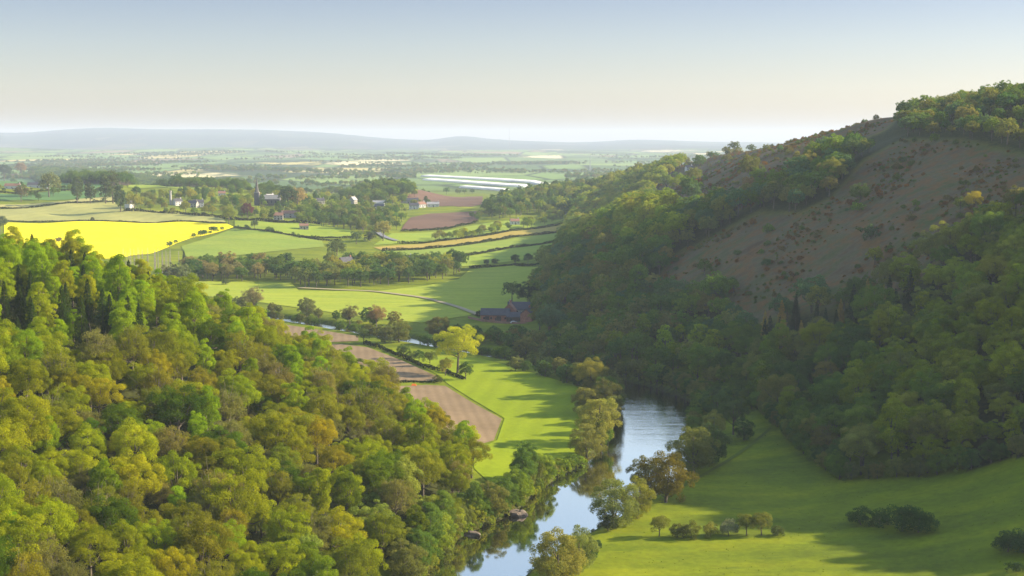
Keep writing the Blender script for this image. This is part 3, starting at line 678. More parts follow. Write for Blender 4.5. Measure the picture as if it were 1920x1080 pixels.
# ------------------------------------------------------------------ single trees read off the photograph: base pixel, height in px
def single(kind, px, py, hpx, color, name, label, cat='tree', lod='hi', wide=1.0, group=None, var=None):
    w = hit(px, py)
    while 'hillside' in name and (w is None or w[1] > 2600): py += 2; w = hit(px, py)
    dd = math.hypot(w[1]*cp_+CAMH*sp_*0, 0) or w[1]
    zb = T1(*w); fwd = w[1]*cp_-(zb-CAMH)*sp_
    h = hpx*fwd/F/ cp_; s = h/HT[kind]
    o = plant(kind, w[0], w[1], s*wide, tint(tuple(q*2.1 for q in color), RS, .06, .03), name, label, cat, group, lod=lod, sz=1/wide, var=var)
    return o
W_ = 'willow'
NEARTREES = [
 ('willow',1045,1100,112,(.135,.135,.030),'riverside_tree','soft yellow-green tree on the near right bank at the bottom of the frame'),
 ('willow',1085,1075,84,(.10,.115,.03),'riverside_tree','smaller olive tree just behind the bottom riverside tree',),
 ('bush',1100,1050,30,(.03,.06,.02),'riverside_bush','dark low bush on the near right bank beside the sunlit grass'),
 ('bush',1120,1028,16,(.03,.055,.02),'riverside_bush','tiny dark bush at the edge of the near right bank'),
 ('willow',1150,988,92,(.095,.110,.028),'riverside_tree','grey-green riverside tree with dark stem left of the copper tree'),
 ('willow',1195,972,74,(.120,.125,.020),'riverside_tree','yellow-olive tree between the grey-green tree and the copper tree'),
 ('bush',1140,995,28,(.04,.05,.02),'riverside_bush','dark bush at the foot of the grey-green riverside tree'),
 ('willow',1248,942,100,(.072,.062,.008),'riverside_tree','copper-orange tree standing on the right river bank'),
 ('willow',1215,930,72,(.100,.100,.030),'riverside_tree','olive tree crowded against the left side of the copper tree'),
 ('willow',1300,888,92,(.085,.095,.022),'riverside_tree','dark green tree on the bank right of the copper tree'),
 ('willow',1335,870,72,(.05,.075,.02),'riverside_tree','dark shaded tree behind the bank tree right of the copper tree'),
 ('round',1338,832,62,(.12,.125,.03),'riverside_tree','shaded tree with pale top where the river bends'),
 ('round',1375,815,72,(.045,.070,.02),'riverside_tree','dark tree at the corner of the shaded meadow'),
 ('willow',1395,825,40,(.04,.07,.02),'riverside_bush','low dark tree by the top corner of the shaded meadow'),
 ('willow',1345,788,60,(.045,.075,.02),'riverside_tree','dark rounded tree above the far right bend of the river'),
 ('willow',1100,862,70,(.120,.120,.028),'riverside_tree','rounded olive tree at the tip of the left bank'),
 ('willow',1122,832,92,(.145,.150,.030),'riverside_tree','largest pale green willow on the left bank at the bend'),
 ('twig',1140,815,60,(.11,.11,.05),'riverside_tree','thin pale tree overhanging the water on the left bank'),
 ('willow',1098,778,56,(.115,.120,.030),'riverside_tree','olive willow behind the largest willow on the left bank'),
 ('willow',1138,775,62,(.075,.080,.022),'riverside_tree','dark willow overhanging the left bank upstream'),
 ('round',1108,742,74,(.130,.125,.020),'riverside_tree','yellow-topped tree upstream on the left bank'),
 ('willow',1140,745,56,(.060,.070,.02),'riverside_tree','dark tree beside the yellow-topped bank tree'),
 ('willow',1085,722,44,(.06,.07,.02),'riverside_tree','brown-green tree at the far end of the riverside pasture'),
 ('field',1236,1006,40,(.085,.090,.016),'hawthorn_tree','leaning double hawthorn at the left end of the meadow row'),
 ('bush',1270,1008,26,(.07,.075,.02),'hawthorn_tree','small thin hawthorn second from the left in the meadow row'),
 ('bush',1296,1008,30,(.09,.095,.02),'hawthorn_tree','thin upright hawthorn third from the left in the meadow row'),
 ('bush',1332,1006,26,(.14,.14,.03),'hawthorn_tree','pale yellow hawthorn in the middle of the meadow row'),
 ('bush',1366,1004,30,(.115,.125,.075),'hawthorn_tree','white-flowering hawthorn in the meadow row'),
 ('field',1400,1004,42,(.075,.090,.018),'hawthorn_tree','biggest hawthorn towards the right of the meadow row'),
 ('field',1428,1004,44,(.085,.095,.018),'hawthorn_tree','yellow-topped hawthorn touching the biggest hawthorn'),
 ('bush',1458,1004,18,(.05,.065,.02),'meadow_bush','grey-green low bush ending the hawthorn row'),
 ('bush',1614,984,32,(.03,.055,.014),'meadow_bush','tall dark bush left of the big shaded bush'),
 ('bush',1650,986,24,(.03,.055,.014),'meadow_bush','small dark bush between the tall and the big shaded bushes'),
 ('bush',1692,996,50,(.028,.055,.012),'meadow_bush','big dark rounded bush in the shaded right meadow'),
 ('bush',1722,998,40,(.028,.055,.012),'meadow_bush','dark bush merged with the right side of the big bush'),
 ('bush',1890,1034,34,(.028,.050,.014),'meadow_bush','dark bush at the right edge of the shaded meadow'),
 ('bush',1918,1036,44,(.03,.055,.016),'meadow_bush','taller dark bush cut by the right edge of the picture'),
 ('bush',1905,1072,20,(.028,.050,.014),'meadow_bush','low dark bush in the bottom right corner'),
 # mid valley singles
 ('round',858,700,92,(.25,.255,.012),'field_tree','big glowing yellow-green tree standing in the pasture'),
 ('field',835,705,34,(.20,.19,.03),'field_tree','small pale yellow tree at the foot of the big yellow tree'),
 ('field',873,712,32,(.035,.065,.012),'field_tree','small dark tree at the right foot of the big yellow tree'),
 ('field',806,686,28,(.060,.080,.02),'field_tree','round dark tree third in the row left of the big yellow tree'),
 ('field',786,680,24,(.045,.075,.02),'field_tree','round dark tree second in the row left of the big yellow tree'),
 ('bush',770,675,16,(.06,.085,.02),'field_tree','smallest round tree in the row left of the big yellow tree'),
 ('field',757,672,26,(.050,.080,.02),'field_tree','round tree starting the row left of the big yellow tree'),
 ('field',682,644,28,(.050,.075,.02),'field_tree','lone dark round tree at the corner of the ploughed fields'),
 ('bush',821,718,14,(.06,.07,.02),'field_tree','tiny bush at the tip of the middle ploughed field'),
 ('willow',748,642,42,(.085,.095,.025),'riverside_tree','olive riverside tree left of the bright water gap'),
 ('willow',722,644,34,(.08,.09,.03),'riverside_tree','low olive tree on the left bank opposite the meadow'),
 ('willow',822,640,50,(.085,.085,.025),'riverside_tree','brown-green tree behind the big yellow tree'),
 ('twig',706,616,44,(.16,.11,.05),'riverside_tree','half-bare pinkish brown tree on the far bank'),
 ('twig',656,612,38,(.11,.11,.04),'riverside_tree','pale-stemmed half-bare tree on the far bank'),
 ('willow',575,596,40,(.085,.095,.035),'riverside_tree','grey-green tree leaning over the upper river'),
 ('twig',474,588,50,(.13,.12,.055),'riverside_tree','tall half-bare grey tree by the upper river'),
 ('willow',448,588,34,(.075,.09,.03),'riverside_tree','dark round tree beside the tall half-bare tree'),
 ('willow',413,580,30,(.09,.085,.035),'riverside_tree','brownish round tree at the wood edge by the upper river'),
 ('willow',340,540,48,(.085,.105,.045),'riverside_tree','grey-green round tree below the bare poplars'),
 ('willow',318,540,44,(.075,.085,.04),'riverside_tree','duller round tree left of the grey-green one'),
 ('bush',652,596,14,(.09,.10,.03),'riverside_bush','small bush on the meadow edge above the river'),
 ('bush',424,534,12,(.07,.09,.03),'field_tree','tiny lone tree in the far meadow'),
 ('field',960,566,38,(.055,.080,.025),'field_tree','small tree on the shaded meadow above the farm'),
 ('round',992,582,56,(.022,.040,.016),'field_tree','dense dark tree above the farm roofs'),
 ('field',898,600,18,(.02,.03,.012),'farm_bush','dark round bush at the left gable of the farm'),
 ('field',935,602,14,(.02,.03,.012),'farm_bush','dark bush in front of the long farm barn'),
 ('round',632,489,42,(.065,.085,.025),'field_tree','dark round tree beside the brick house'),
 ('round',429,420,32,(.110,.130,.022),'field_tree','round green tree at the tip of the rapeseed field'),
 ('field',477,430,18,(.06,.08,.03),'field_tree','small dark tree in the pasture below the spire'),
 ('round',464,413,34,(.075,.030,.030),'field_tree','dark purple copper beech below the church'),
 ('round',497,412,24,(.12,.15,.03),'field_tree','light green tree right of the copper beech'),
 ('round',540,392,46,(.040,.065,.025),'field_tree','tall dark tree right of the church'),
 ('round',558,392,42,(.18,.14,.06),'field_tree','tall brownish tree right of the church'),
 ('round',640,400,0.1,(.05,.07,.02),None,None),
 ('round',718,452,40,(.15,.14,.04),'field_tree','round yellowish tree at the head of the village lane'),
 ('field',668,458,24,(.06,.09,.03),'field_tree','small tree in the pasture below the village'),
 ('bush',694,452,16,(.05,.06,.03),'field_tree','tiny dark tree beside the village lane'),
 ('field',768,433,0.1,(.05,.07,.02),None,None),
 ('tall',145,382,56,(.055,.075,.028),'field_tree','tall narrow tree at the upper edge of the pale field'),
 ('tall',169,382,42,(.045,.065,.028),'field_tree','dark narrow tree right of the tall narrow one'),
 ('field',92,370,46,(.085,.100,.040),'field_tree','pale slim tree beside the long barn'),
 ('field',40,378,30,(.10,.085,.04),'field_tree','brownish round tree in the upper left pasture'),
 ('round',8,340,34,(.03,.05,.02),'field_tree','dark round tree at the upper left edge'),
 ('round',40,331,28,(.15,.10,.04),'field_tree','broad brown tree behind the hilltop house'),
 ('tall',198,382,56,(.050,.070,.028),'field_tree','first dark tree of the hilltop clump above the pale field'),
 ('tall',212,382,62,(.055,.070,.028),'field_tree','tallest middle tree of the hilltop clump above the pale field'),
 ('tall',226,398,54,(.050,.075,.030),'field_tree','dark tree at the right corner of the pale field'),
 ('round',252,396,34,(.16,.17,.03),'field_tree','light green tree at the right corner of the pale field'),
 ('round',0,436,34,(.045,.065,.03),'field_tree','grey-green tree at the left end of the rapeseed field'),
 ('field',110,458,14,(.06,.06,.04),'field_tree','small grey tree at the bottom edge of the rapeseed field'),
 ('bush',173,413,6,(.04,.05,.02),'field_tree','tiny bush on the hedge above the rapeseed field'),
 ('field',812,497,16,(.04,.06,.02),None,None),
 ('field',912,500,14,(.04,.06,.025),'field_tree','small dark round tree left of the pasture pair'),
 ('field',928,500,16,(.04,.06,.025),'field_tree','small dark round tree right of the pasture pair'),
 ('field',966,498,22,(.04,.06,.025),'field_tree','round tree starting the hedge tree row in the pasture'),
 ('field',990,496,22,(.04,.06,.025),'field_tree','middle round tree of the hedge tree row in the pasture'),
 ('field',1012,495,20,(.04,.06,.025),'field_tree','last round tree of the hedge tree row in the pasture'),
 ('conifer',738,492,18,(.018,.03,.015),'conifer_tree','pair-forming dark conifer left of the white house'),
 ('conifer',744,492,17,(.018,.03,.015),'conifer_tree','second dark conifer touching the white house'),
 ('conifer',538,515,40,(.022,.04,.018),'conifer_tree','dark slim conifer between the two copses'),
 ('conifer',345,490,22,(.025,.04,.018),'conifer_tree','small dark conifer near the bare poplars'),
 ('conifer',965,405,0.1,(.02,.03,.01),None,None),
 # right hillside landmarks
 ('round',1345,578,48,(.045,.075,.030),'hillside_tree','lone dark round tree on the brown heath slope'),
 ('round',1565,352,58,(.12,.125,.030),'hillside_tree','large yellow-green tree high on the heath slope'),
 ('round',1550,292,34,(.06,.075,.02),'hillside_tree','dark round tree just under the open ridge'),
 ('round',1612,388,46,(.050,.075,.020),'hillside_tree','dark green tree below the large yellow-green tree'),
 ('round',1826,400,44,(.19,.16,.020),'hillside_tree','glowing yellow tree alone on the upper right slope'),
 ('round',1405,360,30,(.13,.09,.03),'hillside_tree','orange-brown tree on the purple upper heath'),
 ('round',1376,282,24,(.06,.08,.02),'hillside_tree','dark tree at the low end of the open ridge'),
 ('bush',1408,268,13,(.05,.07,.02),'hillside_tree','small round tree on the skyline of the open ridge'),
 ('bush',1448,262,6,(.04,.05,.02),'hillside_tree','tiny bush on the skyline halfway up the ridge'),
 ('bush',1643,215,10,(.05,.06,.02),'hillside_tree','small bush on the skyline by the upper wood'),
 ('round',1540,330,0.1,(.05,.07,.02),None,None),
 ('bush',1438,500,16,(.04,.075,.03),'hillside_bush','small blue-green bush low on the heath slope'),
 ('round',1155,400,30,(.10,.13,.03),'hillside_tree','bright round tree at the corner of the hillside wood'),
]
for t in NEARTREES:
    kind, px, py, h, c, nm, lab = t
    if nm is None: continue
    w = hit(px, min(py, 1300)); lod = 'hi' if w[1] < 900 else 'lo'
    single(kind, px, py, h, c, nm, lab, 'bush' if 'bush' in nm else ('conifer' if 'conifer' in nm else 'tree'), lod=lod, wide=1.0 if kind != 'bush' else (1.25 if 'meadow_bush' in nm else 1.0))

# ------------------------------------------------------------------ woods on the valley sides: largest as things, rest as one mass
EXCL = []
def gather(poly, sp, kinds, s=1.0, region='', ymax=1e9, tag_='', xr=None):
    W = onto(poly); W = [w for w in W if w]
    A = np.array(W); x, y = scatter(A[:, 0].min(), A[:, 0].max(), A[:, 1].min(), A[:, 1].max(), sp)
    k = inpoly(x, y, A); x, y = x[k], y[k]
    out = []
    z = T(x, y)
    for i in range(len(x)):
        kk, cc = kinds[RS.randint(len(kinds))]
        out.append([x[i], y[i], z[i], kk, cc, float(np.clip(RS.normal(1, .17), .6, 1.4))*s, region])
    return out
C2 = {k: tuple(q*2.6 for q in v) for k, v in dict(mid=(.055,.085,.013), deep=(.034,.062,.014), oliv=(.080,.088,.022), brn=(.078,.080,.024), brt=(.085,.113,.011), gol=(.110,.118,.016), con=(.016,.028,.012), lar=(.150,.110,.030), blu=(.040,.070,.030), ygr=(.110,.130,.014), sunlit_lime=(.088,.105,.007), pur=(.06,.035,.03), pnk=(.10,.092,.035)).items()}  # the lime entry is painted brighter, standing in for sun on the crowns
C2N = dict(sunlit_lime='sunlit-painted lime green', mid='mid green', deep='deep green', oliv='olive', brn='brownish', brt='bright green', gol='golden green', con='very dark', lar='pale golden', blu='blue-green', ygr='yellow-green', pur='dark purple', pnk='pinkish brown')
# right hillside
hx, hy = scatter(8, 420, 380, 2350, 10.0)
hz = T(hx, hy); hpx, hpy = project(hx, hy, hz)
footx = np.interp(hy, *zip(*sorted([(w[1], w[0]) for w in onto(RW[2:])])))
ok = (hx > footx+1) & (polydist(hx, hy, RIVER) > 4)
heath = inheath(hpx, hpy)
upper_tree = np.ones(len(hx), bool)
skyl = (hpx > 1150) & (hpx < 1700) & (hy > 900) & (hx > 0.75*np.interp(hy, [900,1080,1230,1400,1650,2000], [290,275,268,265,240,200])) & ~heath
rec = []
for x, y, z, px, py, o, h in zip(hx, hy, hz, hpx, hpy, ok, heath):
    if not o: continue
    off = px > 2150
    if off and RS.rand() < .35: continue
    r = RS.rand()
    if h and RS.rand() < (.90 if py > 330 else .955): continue
    # the bare ridge above the upper heath
    if 1395 < px < 1690 and x > 150 and (py < 232+(1690-px)*.16 or (py < 300 and x > 210)): continue
    # conifer belt
    belt = inpoly(np.array([px]), np.array([py]), [(1395,655),(1450,615),(1560,590),(1700,572),(1745,548),(1765,575),(1700,612),(1560,650),(1480,690),(1410,690)])[0]
    s = float(np.clip(RS.normal(.98, .18), .6, 1.45))
    if belt:
        k, c = ('conifer', 'con') if r < .8 else ('conifer', 'lar')
        s *= .8
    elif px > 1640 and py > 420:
        k, c = [('round','ygr'),('round','sunlit_lime'),('round','mid'),('round','sunlit_lime'),('round','gol'),('round','oliv'),('tall','sunlit_lime'),('round','brt')][RS.randint(8)]  # right edge crowns: sunlight put into the leaf colour by the lime entries
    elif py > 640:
        k, c = [('round','mid'),('round','deep'),('round','oliv'),('round','sunlit_lime'),('twig','brn'),('round','mid'),('tall','brt'),('round','deep'),('round','mid')][RS.randint(9)]
    elif px < 1280 and py < 470:
        k, c = [('round','ygr'),('round','brt'),('round','gol'),('round','mid')][RS.randint(4)]
    else:
        k, c = [('round','mid'),('round','deep'),('round','blu'),('round','oliv'),('round','brn'),('round','mid')][RS.randint(6)]
    if h: k, s = ('bush' if RS.rand() < .6 else 'round'), s*(1.1 if RS.rand() < .5 else .6)
    if x > 235 and py < 300: s *= .72
    inframe = (-30 < px < 1950) and py < 1100
    rec.append([x, y, z, k, c, s, 'hillside', inframe])
def size_of(t): return t[5]*WD[t[3]]/max(t[1], 1)
INST = []
def emit(rec, cap, name, where, hi_dist=700):
    rec_in = [t for t in rec if t[7]]; rec_out = [t for t in rec if not t[7]]
    rec_in.sort(key=size_of, reverse=True)
    for i, t in enumerate(rec_in):
        x, y, z, k, c, s = t[:6]
        if i < cap:
            w = where(t) if callable(where) else where
            kn = 'conifer' if k == 'conifer' else 'tree'
            size = 'large ' if s > 1.15 else ('small ' if s < .84 else '')
            ph = f"{size}{C2N[c]} {SHAPE[k]} {kn}"
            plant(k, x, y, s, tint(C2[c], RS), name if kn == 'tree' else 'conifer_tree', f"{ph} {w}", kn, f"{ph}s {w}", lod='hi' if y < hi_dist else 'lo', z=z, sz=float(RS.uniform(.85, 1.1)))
        else: INST.append(t)
    INST.extend(rec_out)
def hill_where(t):
    px, py = project(t[0], t[1], t[2]); 
    if py > 780: return 'along the lower right wood above the meadow'
    if px < 1280: return 'in the right wood above the river bend'
    if px > 1680: return 'in the right wood near the picture edge'
    if py > 660: return 'deep in the right wood'
    return 'on the right hillside around the heath'
emit(rec, 300, 'hillside_tree', hill_where, 620)

# copses and village trees
G = []
def grp(poly, sp, kinds, s, where, cap=999):
    r = gather(poly, sp, kinds, s)
    r = [t[:6]+['x', True, where] for t in r]
    r.sort(key=size_of, reverse=True); G.append((r, where, cap))
grp([(352,508),(545,508),(552,526),(350,528)], 11, [('round','deep'),('round','deep'),('round','mid'),('round','pnk')], .95, 'in the left copse beyond the far meadow')
grp([(548,528),(620,502),(700,500),(860,500),(872,512),(845,522),(700,540),(560,540)], 13, [('round','deep'),('round','mid'),('round','deep'),('round','gol'),('round','oliv')], .95, 'in the long copse around the brick house')
grp([(60,322),(130,325),(230,330),(262,346),(240,352),(140,347),(60,338)], 15, [('round','deep'),('round','mid')], 1.25, 'in the hilltop belt at the upper left')
grp([(240,334),(330,340),(420,350),(470,360),(560,365),(560,372),(440,362),(330,352),(245,344)], 17, [('round','mid'),('round','deep')], 1.0, 'in the thin belt behind the village')
grp([(632,372),(690,352),(765,352),(782,372),(700,380)], 14, [('round','mid'),('round','brt'),('round','deep')], 1.05, 'on the wooded knoll behind the village')
grp([(225,392),(245,368),(330,362),(440,364),(530,372),(640,374),(780,378),(822,384),(762,396),(758,424),(735,438),(690,440),(650,430),(560,420),(430,412),(300,402)], 19, [('round','mid'),('round','deep'),('field','oliv'),('field','brt'),('field','oliv'),('field','ygr'),('round','gol'),('tall','deep'),('field','mid')], .82, 'among the village houses', 230)
grp([(565,420),(650,432),(700,440),(745,432),(740,405),(640,395),(560,400)], 17, [('round','mid'),('round','deep'),('round','oliv')], .85, 'on the wooded slope below the village', 80)
grp([(815,448),(880,444),(960,425),(1060,402),(1060,408),(960,432),(880,450),(818,455)], 12, [('field','mid'),('field','ygr'),('field','oliv')], .85, 'in the tree row above the yellowing field')
grp([(905,398),(960,372),(1050,352),(1150,345),(1115,372),(1075,405),(1000,400),(960,412),(915,410)], 17, [('round','deep'),('round','mid'),('round','oliv'),('tall','deep'),('round','ygr')], 1.0, 'where the right hillside meets the plain')
grp([(880,412),(905,400),(930,402),(890,420)], 14, [('field','oliv'),('field','mid')], .7, 'beside the near red field')
grp([(-30,352),(80,352),(140,360),(210,360),(205,366),(120,366),(70,378),(-30,358)], 22, [('field','deep'),('field','oliv'),('field','mid')], .8, 'in the hedges of the upper left paddocks')
grp([(335,455),(370,446),(428,434),(430,428),(400,434),(350,447),(320,462),(310,474)], 9, [('field','deep'),('field','mid')], .62, 'in the hedge along the bottom of the rapeseed field')
grp([(440,428),(520,440),(600,451),(612,449),(520,436),(450,424)], 13, [('bush','deep'),('bush','mid')], 1.0, 'along the hedge between the two village pastures')
# upstream riverside bushes
grp([(395,583),(540,592),(640,603),(700,612),(780,622),(870,640),(960,655),(1040,672),(1040,660),(960,645),(880,630),(780,614),(700,604),(540,585),(395,572)], 10, [('willow','deep'),('willow','brn'),('bush','mid'),('bush','brn')], .62, 'along the far bank of the upper river')
grp([(880,640),(960,628),(1030,640),(1060,668),(1100,682),(1060,676),(980,660),(900,648)], 11, [('willow','deep'),('willow','brn'),('willow','mid')], .75, 'on the shaded bank below the farm')
grp([(1085,735),(1150,745),(1152,800),(1138,835),(1120,850),(1128,800),(1120,760)], 9, [('willow','oliv'),('willow','mid')], .72, 'behind the willows on the left bank of the bend')
grp([(960,690),(1040,700),(1100,718),(1090,730),(1030,712),(960,696)], 9, [('willow','brn'),('willow','deep')], .62, 'at the top of the riverside pasture')
grp([(970,920),(1000,898),(1040,882),(1090,868),(1090,861),(1040,872),(990,892),(965,908)], 4.0, [('bush','brt'),('bush','ygr')], .62, 'on the grassy spit of the left bank')
grp([(800,1060),(850,1000),(905,975),(960,945),(985,915),(965,905),(930,930),(880,960),(830,990),(770,1040)], 7, [('willow','ygr'),('willow','mid'),('willow','brt')], .62, 'overhanging the left bank below the left wood')
def bankline(P, y0, y1, xr, sp, side, kinds, s, where):
    P = np.asarray(P); seg = np.hypot(*np.diff(P, axis=0).T); cum = np.r_[0, np.cumsum(seg)]; out = []
    for t in np.arange(0, cum[-1], sp):
        t = t+RS.uniform(-.3, .3)*sp; x = np.interp(t, cum, P[:, 0]); y = np.interp(t, cum, P[:, 1])
        if not (y0 < y < y1 and xr[0] < x < xr[1]): continue
        i = min(max(np.searchsorted(cum, t)-1, 0), len(P)-2); d = (P[i+1]-P[i])/seg[i]; nx, ny = -d[1]*side, d[0]*side
        o = RS.uniform(-.4, .8) if kinds[0][0] == 'bush' else RS.uniform(.6, 2.6); kk, cc = kinds[RS.randint(len(kinds))]
        X, Y = x+nx*o, y+ny*o; out.append([X, Y, T1(X, Y), kk, cc, s*float(RS.uniform(.75, 1.3)), 'x', True])
    G.append((out, where, 999))
bankline(BL, 340, 452, (-60, 20), 4.2, 1, [('willow','mid'),('willow','ygr'),('willow','oliv'),('tall','mid'),('willow','brt')], .75, 'on the left bank under the left wood')
bankline(BR, 560, 720, (-10, 140), 4.5, -1, [('willow','deep'),('willow','mid'),('willow','brn'),('willow','oliv')], .7, 'on the far bank of the river bend')
bankline(BR, 440, 560, (55, 140), 6.5, -1, [('willow','deep'),('willow','mid'),('willow','oliv')], .62, 'on the right bank below the bend')
bankline(BL, 300, 478, (-60, 30), 2.4, 1, [('bush','mid'),('bush','ygr'),('bush','oliv'),('bush','brt')], .8, 'at the water edge of the left bank')
bankline(BR, 330, 560, (-20, 140), 7, -1, [('bush','mid'),('bush','oliv')], .38, 'at the water edge of the right bank')
bankline(BL, 545, 640, (20, 120), 5, 1, [('willow','oliv'),('willow','mid'),('willow','brn')], .75, 'behind the willows on the left bank of the bend')
BLU = [q for q in BL if 640 < q[1] < 900]
G0 = len(G); bankline(BLU, 640, 900, (-200, 40), 4.6, 1, [('willow','deep'),('willow','mid'),('willow','oliv'),('bush','brn'),('willow','mid')], .5, 'along the near bank of the upper river')
_r = G[G0][0]; _r = [t for t in _r if not any(a < project(t[0], t[1], t[2])[0] < b for a, b in ((598, 632), (535, 550), (766, 786), (952, 974)))]; G[G0] = (_r, G[G0][1], 999)
RWF = [w for w in onto(RW[2:11]) if w]
bankline(RWF, 380, 640, (60, 260), 4.5, -1, [('willow','deep'),('willow','mid'),('willow','brn'),('willow','oliv')], .62, 'along the foot of the right wood')
HPX = [(372,388),(362,389),(333,385),(243,390),(506,378),(522,412),(545,408),(416,368),(662,382),(713,394),(712,386),(776,392),(790,389),(812,388),(765,381),(600,382),(570,430),(648,506),(756,497),(965,421),(1068,412),(28,331),(62,330),(72,352),(24,354),(1292,320),(1136,372),(320,384),(482,385)]
def clear(t):
    a, b = project(t[0], t[1], t[2])
    return not any(abs(a-q) < 9 and p-3 < b < p+15 for q, p in HPX)
G = [([t for t in r if clear(t)], w_, c_) for r, w_, c_ in G]
allv = [(t, where) for r, where, cap in G for t in r]
allv.sort(key=lambda q: -size_of(q[0]))
NK = {}
def name_of(k, where):
    if k == 'conifer': return 'conifer_tree'
    if k == 'willow': return 'riverside_tree'
    if k == 'bush': return 'bank_bush'
    return 'village_tree' if 'village' in where else ('hedgerow_tree' if ('hedge' in where or 'row' in where or 'belt' in where) else 'copse_tree')
keepv = []
for t, where in allv:
    nm = name_of(t[3], where); NK[nm] = NK.get(nm, 0)+1
    if NK[nm] > 270: INST.append(t[:8])
    else: keepv.append((t, where))
allv = keepv; print(NK)
for t, where in allv:
    x, y, z, k, c, s = t[:6]
    name = name_of(k, where)
    size = 'large ' if s > 1.12 else ('small ' if s < .7 else '')
    kn = 'bush' if k == 'bush' else 'tree'
    ph = f"{size}{C2N[c]} {SHAPE[k]} {kn}"
    plant(k, x, y, s, tint(C2[c], RS), name, f"{ph} {where}", kn, f"{ph}s {where}", lod='hi' if y < 620 and k != 'bush' else 'lo', z=z)

# bare poplars below the rapeseed field
mbp = MB(); mbp.tube([(0,0,-1),(0,0,6),(.1,0,14),(0,.1,20)], [.34,.26,.17,.04], 6)
for i in range(40):
    z = 5+i*.36; a = i*2.4; l = 1.5*(1-(z-5)/18)+.3; mbp.tube([(0,0,z),(math.cos(a)*l*.5,math.sin(a)*l*.5,z+l*.9),(math.cos(a)*l*.7,math.sin(a)*l*.7,z+l*1.9)], [.06,.04,.015], 3)
pop = mbp.mesh('bare_poplar', M_PALEBARK, True)
for i in range(24):
    px = 238+i*4.1+random.uniform(-1.5, 1.5); w = (( px-960)/F*1130, 1115+random.uniform(-20, 20))
    o = obj('bare_poplar', pop, None, (w[0], w[1], T1(*w))); o.rotation_euler = (0, 0, random.uniform(0, 6)); s = random.uniform(.75, 1.05); o.scale = (s, s, s)
    tag(o, 'bare grey poplar in the row between the left wood and the rapeseed field', 'tree', 'bare poplars in a row below the rapeseed field')

# far tree masses on the plain: hedgerow trees and woods seen through haze
def far_trees():
    out = []
    rs = np.random.RandomState(5)
    for _ in range(170):
        Y = math.exp(rs.uniform(math.log(2600), math.log(9000))); u = rs.uniform(-.37, .15); X = u*Y
        ln = rs.uniform(60, 420)*Y/4000; n = int(ln/11); a = rs.normal(0, .35)
        thick = rs.choice([1, 1, 2, 4])
        for i in range(n*thick):
            t = rs.uniform(-.5, .5)*ln; out.append((X+t*math.cos(a)+rs.normal(0, 6), Y+t*math.sin(a)*2+rs.normal(0, 12*thick), rs.uniform(.6, 1.15)))
    return out
FT = far_trees()
fx = np.array([t[0] for t in FT]); fy = np.array([t[1] for t in FT]); fz = T(fx, fy)
_a, _b = project(fx, fy, fz); _k = ~((_a > 780) & (_a < 1060) & (_b > 326) & (_b < 364)); fx, fy, fz = fx[_k], fy[_k], fz[_k]; FT = [FT[i] for i in np.where(_k)[0]]
FAR = [[fx[i], fy[i], fz[i], ['round','field'][i % 2], ['deep','mid','oliv'][i % 3], FT[i][2], 'far', True] for i in range(len(fx))]

